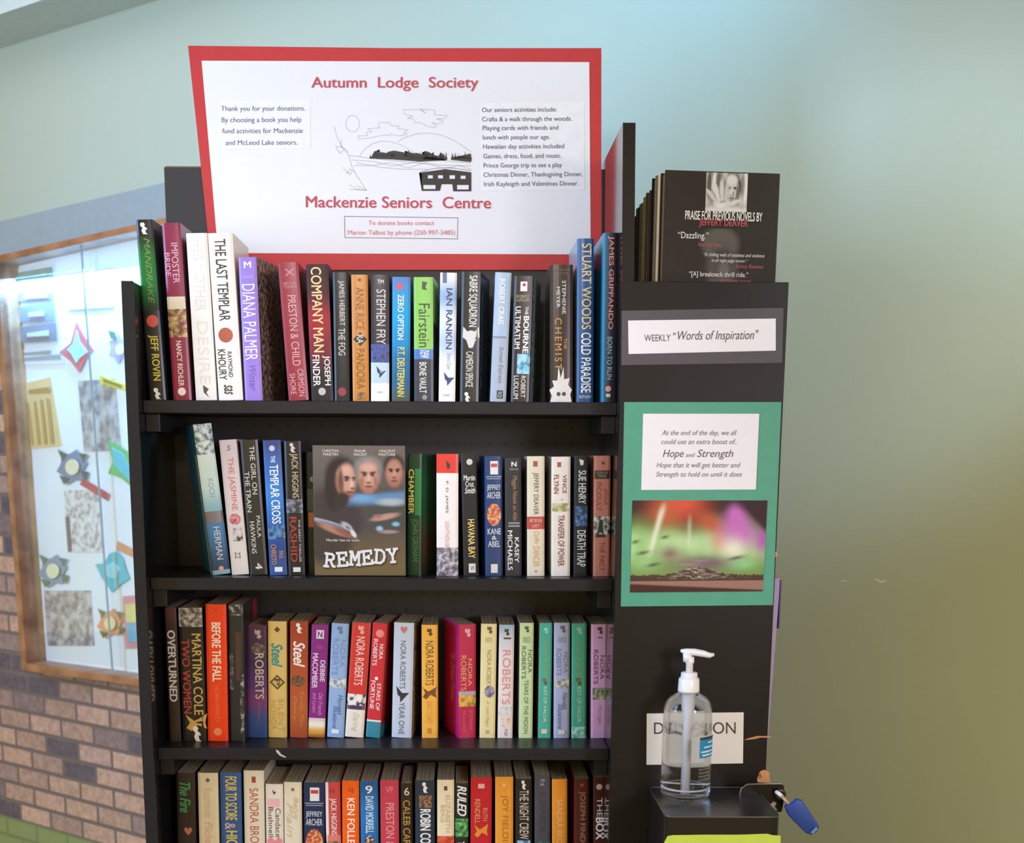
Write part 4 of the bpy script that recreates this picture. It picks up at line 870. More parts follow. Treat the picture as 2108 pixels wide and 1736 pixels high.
ARCHER = [('r', .04, .15, '#e6e2e2', .3, .75), ('r', .06, .09, '#c0424a', .34, .71), ('r', .165, .172, '#9aa4b8', .05, .95), ('r', .182, .189, '#9aa4b8', .1, .9), ('h', 'JEFFREY', .235, .29, .1, .9, '#cdd3dd', 'b'), ('h', 'ARCHER', .295, .35, .1, .9, '#cdd3dd', 'b'), ('m', .485, .5, .48, '#a3382f', '#c9623a', '#e0b27a', 1.55), ('h', 'KANE', .6, .65, .12, .9, '#cdd3dd', 'b'), ('h', '&', .66, .695, .35, .65, '#cdd3dd', 'b'), ('h', 'ABEL', .705, .755, .15, .85, '#cdd3dd', 'b'), ('r', .9, .975, '#d8d6d2', .3, .7)]
b2_('blue book with orange round picture and blue side on second shelf', 1000, 1035, 998, 1034, 940, '#2b426e', ARCHER, cl='#3f6cba', yaw=-5, depth=.09)
b2_('dark grey book with copper script and white lettering', 1040, 1074, 1039, 1073, 944, '#33353b', [('h', 'N', .03, .07, .4, .72, W, 'B'), ('h', 'historical', .08, .1, .3, .8, '#a9a9ae'), ('t', 'Maggie Needs an Alibi', .145, .53, .4, .75, '#ad7a4c', 'i'), ('r', .54, .555, '#8a8a90', .2, .9), ('r', .565, .58, '#8a8a90', .2, .9), ('t', 'KASEY', .67, .885, .58, .85, W, 'b'), ('t', 'MICHAELS', .61, .95, .15, .45, W, 'b')])
b2_('cream book with red box and black lettering on second shelf', 1085, 1121, 1085, 1121, 940, '#dfd4bc', [('r', .04, .085, '#8a5a40', .35, .6), ('t', 'JEFFERY DEAVER', .135, .485, .3, .65, '#3f3733'), ('r', .5, .605, '#b5443a', .0, 1), ('h', 'BESTSELLER', .52, .545, .15, .85, '#e8c9bc'), ('h', 'LIST', .565, .59, .3, .7, '#e8c9bc'), ('t', 'Coffin', .62, .73, .4, .68, '#cfa064', 'i'), ('t', 'DANCER', .75, .92, .35, .7, '#cfa064'), ('o', .96, .5, .06, '#9a8a70')], cl='#eeebe6')
b2_('cream book with dark red lettering and olive seal', 1135, 1173, 1135, 1175, 941, '#e4dbce', [('r', .045, .085, '#9a4a3a', .3, .5), ('t', 'VINCE', .15, .305, .58, .8, '#7a2924', 'b'), ('t', 'FLYNN', .15, .305, .12, .38, '#7a2924', 'b'), ('n', .385, .455, '#8d8a48', '#b5ae78', '#ddd2b4', .05, .95), ('t', 'TRANSFER OF POWER', .485, .915, .35, .68, '#7a2924', 'b'), ('t', 'R', .35, .365, .5, .6, '#8a5a40')], cl='#f0eeea')
b2_('black navy book with white lettering and small blue picture', 1181, 1209, 1182, 1212, 939, '#23252e', [('p', .05, .5, W, [(-.16, -.2), (.16, -.1), (.14, .2), (-.06, .25)]), ('t', 'SUE HENRY', .12, .395, .3, .85, '#e6e6ea', 'b'), ('n', .415, .58, '#1f3050', '#35609c', '#6a94c4', .1, .95), ('t', 'DEATH TRAP', .615, .92, .25, .85, '#e6e6ea', 'b')], cl='#39405a')
b2_('salmon pink book with black label and small cream picture by end panel', 1221, 1255, 1223, 1257, 939, '#c27a6a', [('o', .06, .55, .1, '#5a3a34'), ('r', .12, .19, '#2e2624', .03, .95), ('h', 'THE NEW YORK', .13, .15, .15, .85, '#a98a84'), ('h', 'TIMES', .155, .18, .25, .75, '#a98a84'), ('t', 'JODI', .27, .4, .58, .8, '#8f453c'), ('t', 'PICOULT', .215, .455, .15, .42, '#8f453c'), ('n', .5, .65, '#2a2624', '#a59a92', '#e0d5cc'), ('p', .59, .45, '#2d2725', [(-.1, -.45), (.08, -.45), (.15, .3), (.3, .6), (-.35, .6), (-.2, .2)]), ('t', 'THE PACT', .71, .955, .35, .65, '#8f453c')], cl='#e3a58e')
# third shelf
b3 = lambda *a, **k: book(3, *a, **k)
b3('dark brown book with thick grey white lettering at end of third shelf', 349, 372, 339, 363, 1252, '#372925', [('g', 0, .16, ['#5a342e', '#3a2825']), ('t', 'OVERTURNED', .165, .7, .15, .85, '#cbc6bf', 'B')], back=.050)
b3('black book with red and gold lettering side by side', 377, 424, 367, 417, 1252, '#2a2323', [('n', 0, .14, '#4a4340', '#8a827c', '#c4bcb2'), ('t', 'TWO WOMEN', .23, .79, .08, .42, '#b53a3a', 'b'), ('t', 'MARTINA COLE', .19, .8, .52, .92, '#cbb060', 'b'), ('p', .86, .6, '#c9a45a', [(x * 1.1, y * .9) for x, y in BFLY]), ('p', .945, .6, W, [(x * .5, y * .6) for x, y in PENG])], back=.050)
b3('bright orange red book with white lettering on third shelf', 428, 470, 423, 465, 1245, '#ee4620', [('h', 'x', .03, .06, .35, .65, '#d33d1c'), ('t', 'BEFORE THE FALL', .13, .56, .28, .72, '#f6ece4', 'B'), ('t', 'NOAH HAWLEY', .59, .86, .38, .62, '#f0775a'), ('o', .93, .5, .2, '#f28a68')], back=.050)
b3('tall dark grey book with patchy worn spine beside bright orange red one', 474, 504, 470, 500, 1245, '#2d2d30', [('n', 0, .08, '#26262a', '#3a3a3c', '#a8a69c'), ('r', .2, .55, '#4a2a2c', .45, .85), ('n', .35, .62, '#26262a', '#303034', '#77777c', 0, .3), ('n', .5, .95, '#2a2a2e', '#35353a', '#a5a29c', .75, 1), ('Rr', 0, .16, '#8f2238', .55, .85)], cr='#3a2c2a', yaw=2, back=.050)
b3('purple book with silver lettering first of the shorter books', 511, 550, 508, 549, 1290, '#5a3160', [('g', 0, 1, ['#5e2f58', '#4a3a50', '#4a3558', '#5c3a78', '#7a4078', '#3a4f8e', '#2f4c86']), ('p', .08, .55, '#b5a9a4', KEY), ('m', .2, .6, .38, '#3d3338', '#6a5c58', '#8a7c70', .8), ('t', 'ROBERTS', .24, .65, .4, .85, '#c9bcab', 'b'), ('t', 'Nora', .68, .85, .5, .7, '#8a5a80', 'i')])
b3('mustard yellow book with teal script and brown diamond', 553, 590, 551, 590, 1280, '#dabb72', [('d', .07, .5, .17, '#5c4a2c'), ('t', 'Steel', .185, .39, .18, .8, '#1f8f92', 'Bi'), ('d', .52, .5, .5, '#5f4528'), ('d', .52, .5, .3, '#cfae66'), ('t', 'P', .49, .55, .35, .65, '#4a3520', 'b'), ('t', 'SILENT', .66, .95, .55, .85, '#c3a45e'), ('t', 'HONOR', .68, .93, .15, .45, '#c3a45e')])
b3('brick red book with white script and dark oval picture', 597, 633, 597, 634, 1280, '#ad5233', [('g', 0, 1, ['#a5472f', '#ab4a30', '#b35634', '#b86038', '#a84e30']), ('p', .06, .5, W, [(x * .5, y * .5) for x, y in PENG]), ('t', 'Steel', .17, .39, .18, .85, '#f0e6de', 'Bi'), ('m', .51, .45, .4, '#3a2f28', '#6a4a36', '#8a5a40', .8), ('t', 'Family Ties', .6, .9, .5, .8, '#d0883e', 'i'), ('t', 'Fancy', .64, .86, .15, .42, '#d0883e', 'i')])
b3('magenta purple book with gold landscape at foot of spine', 634, 669, 642, 676, 1288, '#8a2a82', [('r', .045, .12, '#e6dfe6', .3, .75), ('h', 'N', .055, .11, .38, .66, '#7a2a72', 'B'), ('t', 'DEBBIE', .31, .5, .6, .88, '#ead9e8', 'b'), ('t', 'MACOMBER', .25, .56, .12, .45, '#ead9e8', 'b'), ('h', 'fiction', .17, .21, .35, .7, '#b56a80'), ('t', 'Old Friends', .6, .8, .55, .8, '#d98ac0', 'i'), ('t', 'and Lovers', .6, .78, .2, .45, '#d98ac0', 'i'), ('g', .825, 1, ['#d8c4c4', '#f2ecdc', '#e0a848', '#9a5a2a'])])
b3('pale blue book with blue lettering between magenta purple and red cream books', 673, 708, 683, 718, 1285, '#94b0d8', [('p', .065, .5, '#5a78ac', KEY), ('t', 'NORA', .14, .38, .55, .85, '#7593c8'), ('t', 'ROBERTS', .13, .45, .12, .45, '#7593c8'), ('n', .48, .565, '#7f8a98', '#b5bfc9', '#e0e0e0'), ('t', 'Honest', .62, .8, .55, .85, '#3f62a0', 'i'), ('t', 'Illusions', .72, .92, .3, .55, '#3f62a0', 'i'), ('r', .93, .965, '#e6e8ee', .25, .7)])
b3('red topped book with cream foot and white splash on third shelf', 710, 748, 725, 764, 1284, '#ece3d4', [('r', 0, .64, '#cf302c'), ('p', .07, .5, '#e6a09a', KEY), ('t', 'NORA ROBERTS', .12, .54, .3, .75, '#f2dcd6'), ('n', .62, .75, '#4a3058', '#e8ded4', '#f2ece4'), ('r', .72, .755, '#473058', .02, .98), ('t', 'Daring', .78, .95, .3, .65, '#d3c4ae', 'i')])
b3('red book with teal foot and white lettering leaning to the red cream one', 752, 783, 768, 797, 1284, '#cb323a', [('o', .09, .55, .28, '#e58a84'), ('t', 'NORA', .18, .31, .58, .85, '#f2dcd8', 'b'), ('t', 'ROBERTS', .14, .37, .15, .45, '#f2dcd8', 'b'), ('o', .48, .5, .12, W), ('t', 'STARS OF', .52, .76, .58, .85, '#f2dcd8', 'b'), ('t', 'FORTUNE', .5, .75, .15, .45, '#f2dcd8', 'b'), ('r', .845, .86, '#e6e2dc'), ('r', .86, 1, '#2f8494'), ('Rr', .9, 1, '#2f7d8c', 0, 1)], cr='#b83236', yaw=7)
b3('light grey book with dark lettering and small black bird', 806, 847, 811, 853, 1283, '#c2cad6', [('p', .06, .5, '#c4727a', [(x * .4, y * .4) for x, y in HEART]), ('t', 'NORA ROBERTS', .155, .57, .35, .62, '#5d606a'), ('p', .625, .5, '#2a2c33', BIRD), ('t', 'YEAR ONE', .69, .97, .35, .62, '#5d606a'), ('Rn', 0, 1, '#3f3630', '#8a7a68', '#c2b090')], yaw=5, cr='#8a7c6a')
b3('orange yellow book with brown butterfly on third shelf', 868, 901, 868, 901, 1287, '#efb04c', [('p', .07, .5, '#54422a', KEY), ('t', 'NORA ROBERTS', .14, .53, .25, .75, '#57432a'), ('p', .6, .5, '#7a4524', [(x * 1.1, y) for x, y in BFLY]), ('t', 'SANCTUARY', .67, .87, .3, .65, '#dc9844'), ('r', .91, .96, '#c08a3a', .35, .6)])
b3('magenta book turned to show its bright pink side cover', 944, 979, 945, 981, 1286, '#bf2a50', [('p', .08, .5, '#e8a8a4', KEY), ('t', 'NORA', .3, .54, .52, .76, '#e5a868'), ('t', 'ROBERTS', .27, .58, .12, .42, '#e5a868'), ('r', .585, .62, '#b5a9b0'), ('n', .62, .72, '#a8752c', '#d9a53c', '#e6bb55'), ('t', 'THE CALHOUNS', .75, .95, .2, .4, '#d8607c'), ('t', 'SUZANNA', .75, .93, .6, .8, '#d8607c'), ('Lt', 'The Calhoun Women', .27, .7, .5, .8, '#e486b8', 'i')], cl='#c01f7e', yaw=-15, depth=.098)
b3('pale yellow book with mauve flower and dark side edge', 987, 1019, 990, 1023, 1285, '#e9d9a0', [('p', .06, .55, '#6a5a40', KEY), ('h', 'nora', .12, .16, .3, .7, '#b5a878'), ('t', 'NORA ROBERTS', .225, .575, .4, .68, '#9a8e68'), ('m', .59, .6, .32, '#5a5070', '#8a82a0', '#b5aab5', 1.2), ('t', 'A Little Magic', .67, .9, .35, .6, '#b3a678', 'i'), ('r', .93, .96, '#b5a878', .4, .6), ('Lr', 0, 1, '#4a3428', .0, .9)], cl='#3f302a')
b3('pale pink book with pink lettering and blue grey top', 1024, 1055, 1028, 1059, 1287, '#e8dad4', [('g', 0, .3, ['#9fb9c9', '#d6d2d4', '#e8dad4']), ('p', .07, .5, '#4a3a38', KEY), ('r', .11, .125, '#4a3a38', .3, .8), ('t', 'ROBERTS', .22, .7, .25, .78, '#d98e90'), ('n', .72, .8, '#b9c3ba', '#dcd6ce', '#e6dcd4'), ('n', .82, .9, '#d99a78', '#e8cdb8', '#e8dad4', .3, .9), ('t', 'Irish', .92, .98, .45, .7, '#6a5a58')])
b3('pale green book with dark olive lettering', 1066, 1097, 1072, 1098, 1283, '#c6d9a4', [('p', .06, .5, '#4a5a3c', KEY), ('h', 'nora', .12, .17, .25, .75, '#8a9a6a'), ('t', 'NORA', .23, .43, .6, .9, '#56603f'), ('t', 'ROBERTS', .2, .48, .15, .45, '#56603f'), ('t', 'TEARS OF THE MOON', .49, .96, .35, .65, '#56603f')], cl='#e2d3d6')
TEAL = [('p', .07, .5, '#9ad0be', KEY), ('t', 'NORA ROBERTS', .16, .5, .35, .7, '#86a868'), ('p', .51, .45, '#6a4a34', [(x * 1.1, y * 1.1) for x, y in KEY]), ('t', 'KEY OF VALOR', .55, .86, .4, .65, '#d3e3c8'), ('r', .92, .96, '#d9c8b8', .25, .7)]
b3('teal book left of the lilac one with brown key on spine', 1108, 1135, 1110, 1136, 1283, '#4bab92', TEAL, cl='#b98262')
b3('lilac book between two teal books', 1140, 1172, 1140, 1174, 1283, '#afb5d6', [('p', .06, .55, '#5a5a72', KEY), ('h', 'nora', .12, .17, .25, .75, '#8a8cb0'), ('t', 'NORA', .25, .43, .6, .88, '#7d82ac'), ('t', 'ROBERTS', .22, .45, .15, .45, '#7d82ac'), ('n', .485, .56, '#7a7a72', '#b5b2ac', '#e2e0dc', .1, .95), ('t', 'Honest', .6, .75, .55, .85, '#4c5388', 'i'), ('t', 'Illusions', .7, .92, .25, .55, '#4c5388', 'i'), ('r', .93, .965, '#e0dcd8', .3, .7)])
b3('teal book right of the lilac one with worn white foot', 1176, 1207, 1177, 1208, 1284, '#4bab92', TEAL + [('n', .9, 1, '#4bab92', '#8ac8b4', '#e0e8e2')])
b3('pink mauve book with plum lettering beside end panel', 1216, 1249, 1217, 1250, 1286, '#d9a2c8', [('p', .06, .55, '#5a3a54', KEY), ('r', .11, .12, '#5a3a54', .4, .7), ('t', 'NORA', .27, .48, .55, .82, '#7d4070'), ('t', 'ROBERTS', .22, .52, .15, .42, '#7d4070'), ('n', .555, .655, '#4a4a34', '#85846a', '#c4b8a4', .1, 1), ('t', 'Morrigan', .7, .88, .35, .65, '#bf82ac', 'i')])
# fourth shelf
b4 = lambda *a, **k: book(4, *a, **k)
b4('dark brown book with green script at end of fourth shelf', 368, 405, 363, 401, 1592, '#392d2a', [('t', 'The Fire', .07, .3, .15, .75, '#3f9050', 'Bi'), ('p', .44, .6, '#b9705a', [(x * .5, y * .5) for x, y in HEART])])
b4('cream book with tan script beside the dark green lettered book', 413, 454, 407, 448, 1592, '#e2d4b8', [('d', .055, .5, .13, '#6a6068'), ('t', 'Rosamunde', .11, .34, .3, .7, '#cdb88e', 'i'), ('t', 'Pilcher', .37, .57, .3, .7, '#d9a98e', 'i')])
b4('blue book with yellow lettering on fourth shelf', 458, 500, 452, 496, 1591, '#40609e', [('t', 'FOUR TO SCORE', .03, .36, .25, .8, '#d6cc70', 'B'), ('t', '&', .38, .43, .2, .7, '#cdb2c4', 'b'), ('t', 'HIGH FIVE', .44, .75, .25, .8, '#d6cc70', 'B')])
b4('tallest cream book with red lettering on fourth shelf', 506, 547, 501, 543, 1587, '#e4dbca', [('r', .045, .09, '#a8443c', .4, .6), ('t', 'SANDRA BROWN', .13, .66, .28, .72, '#b8584c')])
b4('short pale pink book with grey lettering and pink heart', 550, 585, 546, 583, 1615, '#e7dbd0', [('p', .07, .5, '#4a3f3c', [(x * .35, y * .45) for x, y in BIRD]), ('r', .12, .19, '#e8b8b8', .1, .8), ('t', 'Candace', .2, .44, .55, .85, '#5a4a44'), ('t', 'Bushnell', .19, .44, .15, .42, '#5a4a44'), ('p', .5, .5, '#e58a9a', HEART)])
b4('cream book with faint tan script left of the navy book', 587, 622, 584, 621, 1611, '#e2d6c0', [('o', .06, .5, .1, '#7a7470'), ('t', 'Belva', .12, .3, .55, .8, '#cfb98e', 'i'), ('t', 'Plain', .17, .45, .15, .5, '#cfb98e', 'i')])
b4('navy book with red orange round picture on fourth shelf', 627, 669, 625, 668, 1612, '#2a3353', ARCHER)
b4('rose red book with white side edge and white lettering', 673, 703, 670, 701, 1611, '#c54a48', [('r', 0, 1, '#ecdcdc', 0, .2), ('h', 'H', .05, .09, .35, .6, '#8a2a2a'), ('t', 'JACK HIGGINS', .13, .43, .25, .75, '#f0dcd8', 'b'), ('r', .43, .48, '#d97a72', .0, 1), ('n', .48, .6, '#6a4a40', '#a87a68', '#c9a08a')], cl='#ecdcdc')
b4('orange book with white lettering left of the blue one on fourth shelf', 705, 740, 704, 739, 1608, '#ee611e', [('h', 'sig', .05, .1, .35, .7, '#a83a14'), ('t', 'KEN FOLLETT', .14, .6, .3, .75, '#f8e9de', 'b')])
b4('blue book with white streak and small round picture', 743, 780, 742, 778, 1609, '#2b6cab', [('g', 0, 1, ['#255a92', '#2f74b4', '#2a6cae', '#3a8fc8', '#255a92']), ('h', '9', .035, .1, .3, .7, W, 'b'), ('t', 'DAVID MORRELL', .12, .42, .3, .75, '#d6e6f0', 'b'), ('m', .48, .5, .3, '#1f1d22', '#5a4a44', '#d9c4b0', 1)])
b4('raspberry red book with pale pink lettering on fourth shelf', 784, 822, 783, 821, 1607, '#c24050', [('h', 'VP', .05, .1, .3, .7, '#e08a90'), ('t', 'PRESTON & CHILD', .18, .75, .3, .75, '#e2a0a2')])
b4('black book with gold lettering right of the raspberry one', 826, 850, 825, 849, 1613, '#33281f', [('h', '6', .035, .1, .3, .75, '#c9c0b4', 'b'), ('t', 'CALEB CARR', .14, .55, .2, .8, '#c2953f')])
b4('dark slate book with brown hands picture and white lettering', 855, 895, 855, 895, 1607, '#2d3743', [('p', .06, .5, W, [(x * .4, y * .5) for x, y in PENG]), ('n', .12, .22, '#4a3428', '#a8764e', '#2d3743', .2, .85), ('t', 'ROBIN COOK', .23, .6, .25, .8, '#eceae8', 'B')])
b4('cream book with red plaid lower spine', 900, 935, 900, 935, 1606, '#e9d8b6', [('r', .05, .085, '#5a4a3a', .4, .6), ('t', 'ELIZABETH', .12, .42, .5, .75, '#c9ac88'), ('t', 'BERG', .2, .34, .2, .42, '#c9ac88'), ('n', .45, .7, '#b53a26', '#d04a2f', '#e07a50')])
b4('black book with bold white lettering and green round picture', 937, 964, 937, 964, 1613, '#2c2b28', [('t', 'RULED', .02, .27, .15, .85, '#e9e6e0', 'Bi'), ('n', .29, .44, '#1f4a24', '#3f8a44', '#7ac47a'), ('t', 'THE', .48, .56, .2, .7, W, 'b')])
b4('bright red book with orange flower on fourth shelf', 969, 1012, 968, 1012, 1601, '#c1242d', [('r', .05, .085, '#e0b0a4', .35, .65), ('t', 'RUTH', .24, .34, .58, .8, '#d9a070'), ('t', 'RENDELL', .17, .36, .2, .45, '#d9a070'), ('p', .42, .5, '#e08a34', [(x * .8, y * .8) for x, y in BFLY])])
b4('wide orange book with brown lettering on fourth shelf', 1020, 1056, 1019, 1057, 1600, '#e79a38', [('p', .065, .5, '#f4d8a8', [(x * .25, y * .3) for x, y in BIRD]), ('t', 'JOY FIELDING', .14, .62, .3, .72, '#a86820')], cl='#e8d0a0')
b4('dark brown book with cream lettering and pale blue picture', 1061, 1095, 1061, 1095, 1604, '#2b2622', [('p', .05, .5, W, [(x * .4, y * .5) for x, y in PENG]), ('t', 'THE NIGHT CREW', .09, .48, .25, .8, '#d9c9b5'), ('n', .49, .62, '#3a5a78', '#8ab4d4', '#b9d6e6', .1, .9)])
b4('dark grey book with pale monogram at top of spine', 1101, 1133, 1100, 1133, 1596, '#4b4a52', [('h', 'ZZ', .035, .08, .35, .65, '#bdb6b2', 'i'), ('t', 'KERNICK', .14, .45, .3, .7, '#303038'), ('p', .56, .6, '#1f7a74', HEART)])
b4('small orange book with faint pale lettering', 1137, 1168, 1136, 1168, 1605, '#e9932f', [('t', 'SANDRA BROWN', .16, .62, .3, .7, '#f2bd80')])
b4('dark red brown book with tan lettering and red side edge', 1182, 1212, 1182, 1213, 1604, '#57211f', [('o', .05, .5, .13, '#a8322f'), ('t', 'JOSEPH FINDER', .1, .58, .3, .75, '#b3876f')], cl='#a31f36')
b4('oxblood book with thin and bold white lettering by end panel', 1222, 1247, 1221, 1246, 1601, '#471a1b', [('o', .075, .5, .25, '#c9b4b0'), ('t', 'THE', .16, .31, .3, .75, '#e0d8d4', 't'), ('t', 'BOX', .315, .49, .2, .85, '#eeeaea', 'B')])

# DVD case in front of the second shelf books
zc_ = shelf_z[1]
dv0 = at(647, 1186, SF + .030); dv1 = at(836, 1186, SF + .030); dvt = at(736, 916, SF + .030)
dw = (dv1.x - dv0.x); dh = dvt.z - zc_
dvd = thing('dvd_case', 'DVD case standing cover forward on the second shelf with three faces on it', 'DVD case', ((dv0.x + dv1.x) / 2, SF + .030, zc_ + .0003), (math.radians(-1.0), 0, 0))
obj('plastic_case', box_mesh('plastic_case', (-dw / 2, 0, 0), (dw / 2, .014, dh), mat('#2a2624', .25), .0015), dvd)
class Flat:
    """a printed face of a thing, x -1..1 sideways and t 0..1 downwards in its own size"""
    def __init__(s, root, P): s.root, s.P = root, P
    def grid(s, nx, ny, fn, name, m=PRINT, off=.0003):
        vs, fs, cols = [], [], []
        for j in range(ny + 1):
            for i in range(nx + 1): vs.append(s.P(i / nx, j / ny, off)); cols.append(fn(i / nx, j / ny))
        for j in range(ny):
            for i in range(nx):
                k = j * (nx + 1) + i; fs.append((k, k + nx + 1, k + nx + 2, k + 1))
        me = mesh(name, vs, fs, m); colour_verts(me, cols); return obj(name, me, s.root)
    def text(s, body, u0, u1, v0, v1, hexc, style='', name='cover_lettering', slope=0.0, off=.0007):
        vs, fs, a, b, c, d = glyphs(body, style)
        pts = [s.P(u0 + (x - a) / (b - a) * (u1 - u0), v1 + (y - c) / (d - c) * (v0 - v1) + slope * (x - a) / (b - a), off + z) for x, y, z in vs]
        return obj(name, mesh(name, pts, fs, mat(hexc, .4)), s.root, label=colour_word(hexc) + ' lettering')
FD = Flat(dvd, lambda u, t, off: ((u - .5) * (dw - .003), -off, dh - .0015 - t * (dh - .003)))
SK, SK2 = '#c2927e', '#9c6a56'
dvd_fn = painter(lambda u, t: mixc(mixc(lin('#6b5f58'), lin('#544a44'), smooth(0, .5, t)), lin('#73603f'), smooth(.55, 1, t)), [
    (.70, .50, .52, .16, 0, '#4b4845', .35),
    (.15, .62, .30, .30, 10, '#463c37', .2), (.30, .54, .24, .16, 20, '#42393a', .25),
    (.78, .40, .42, .040, -4, '#5f86a8', .6), (.85, .43, .15, .028, 0, '#a3aeb2', .6), (.52, .40, .14, .03, 0, '#6f9cc0', .7),
    # left man, dark hair swept back, three quarter view
    (.30, .23, .17, .15, 0, '#2f2725', .25), (.22, .33, .10, .16, 6, '#332a27', .3),
    (.345, .275, .105, .125, -10, SK2, .22), (.375, .255, .088, .115, -8, SK, .3), (.345, .20, .075, .045, -10, '#cfa08c', .5),
    (.30, .27, .028, .10, -4, '#6f4a3c', .6), (.365, .243, .034, .012, 6, '#3f2924', .6), (.440, .247, .020, .011, 0, '#3f2924', .6),
    (.360, .262, .022, .010, 0, '#4d342d', .6), (.435, .265, .015, .009, 0, '#4d342d', .6), (.415, .30, .020, .040, 14, '#d6ab97', .6), (.425, .327, .022, .010, 0, '#82513f', .6),
    (.400, .355, .042, .010, 4, '#7d4440', .5), (.385, .385, .05, .02, 0, '#8f5f4e', .6), (.30, .42, .09, .06, -20, '#3a302c', .3),
    # grey haired man
    (.60, .165, .150, .085, 0, '#83817f', .25), (.49, .22, .026, .07, 0, '#7d7a78', .4), (.715, .22, .026, .07, 0, '#7d7a78', .4),
    (.602, .245, .108, .118, 0, SK2, .2), (.602, .225, .098, .105, 0, '#c4917d', .35), (.60, .165, .08, .028, 0, '#cf9f8c', .6),
    (.557, .208, .036, .011, 8, '#4f3830', .6), (.648, .208, .036, .011, -8, '#4f3830', .6), (.557, .225, .020, .009, 0, '#35241f', .6), (.648, .225, .020, .009, 0, '#35241f', .6),
    (.604, .255, .017, .04, 0, '#d4a592', .6), (.604, .283, .030, .011, 0, '#8f5d4c', .6), (.604, .312, .048, .009, 0, '#7f4642', .5), (.604, .345, .055, .018, 0, '#a87260', .6), (.53, .28, .02, .05, 10, '#a06c5a', .6), (.68, .28, .02, .05, -10, '#a06c5a', .6),
    # third man, heavy set
    (.885, .150, .115, .085, 0, '#352c29', .25), (.887, .215, .092, .105, 4, '#8f5d4c', .2), (.885, .198, .084, .092, 4, '#b47f6c', .35),
    (.848, .182, .028, .010, 6, '#33231f', .6), (.924, .182, .028, .010, -6, '#33231f', .6), (.850, .195, .015, .007, 0, '#2f201c', .6), (.922, .195, .015, .007, 0, '#2f201c', .6), (.886, .22, .016, .034, 0, '#c08c79', .6), (.886, .243, .026, .009, 0, '#7f5042', .6), (.886, .268, .038, .008, 0, '#703c38', .5), (.886, .295, .045, .014, 0, '#9c6957', .6),
    # pistol, hands and cuffs
    (.15, .592, .21, .017, 11, '#a9a9b4', .35), (.19, .605, .19, .012, 11, '#7d7d86', .4), (.36, .620, .065, .026, 24, '#b0adb0', .4), (.37, .628, .03, .012, 24, '#77757a', .5), (.22, .648, .18, .026, 15, '#ad7a66', .45), (.31, .662, .10, .022, 20, '#8a5c4c', .5), (.43, .675, .040, .020, 40, '#d8cec8', .45),
    (.78, .545, .15, .022, -8, '#b58d80', .45), (.70, .54, .05, .014, 0, '#9c6f60', .5), (.72, .635, .035, .018, 0, '#8fb8cc', .5), (.90, .60, .040, .016, 0, '#7fb6d0', .5), (.82, .66, .10, .014, 0, '#9c857e', .5)])
FD.grid(110, 150, dvd_fn, 'cover_sheet')
for nm, u0, u1 in (('CHRISTIAN', .1, .28), ('FRANK', .45, .58), ('VINCENT', .72, .9)): FD.text(nm, u0, u1, .03, .05, '#cfc7bf', 'b')
for nm, u0, u1 in (('MARTIN', .11, .27), ('VINCENT', .44, .59), ('PASTORE', .72, .9)): FD.text(nm, u0, u1, .056, .078, '#cfc7bf', 'b')
FD.text('Murder has no cure.', .13, .5, .715, .735, '#d3cbc4', 'b')
SLAB = {'R': [[(.18, 0), (.18, 1)], [(.0, 1), (.62, .98), (.80, .86), (.80, .66), (.62, .52), (.18, .5)], [(.5, .52), (.80, .06), (.98, .04)], [(.0, 0), (.38, 0)]],
    'E': [[(.18, 0), (.18, 1)], [(.0, 1), (.86, 1), (.86, .76)], [(.18, .52), (.62, .52)], [(.62, .64), (.62, .40)], [(.0, 0), (.9, 0), (.9, .26)]],
    'M': [[(.14, 0), (.14, 1)], [(.0, 1), (.2, 1), (.5, .35), (.8, 1), (1, 1)], [(.86, 1), (.86, 0)], [(.0, 0), (.3, 0)], [(.7, 0), (1, 0)]],
    'D': [[(.18, 0), (.18, 1)], [(.0, 1), (.58, 1), (.84, .82), (.92, .5), (.84, .18), (.58, 0), (.0, 0)]],
    'Y': [[(.0, 1), (.34, 1)], [(.66, 1), (1, 1)], [(.16, 1), (.5, .48), (.84, 1)], [(.5, .5), (.5, 0)], [(.3, 0), (.7, 0)]]}
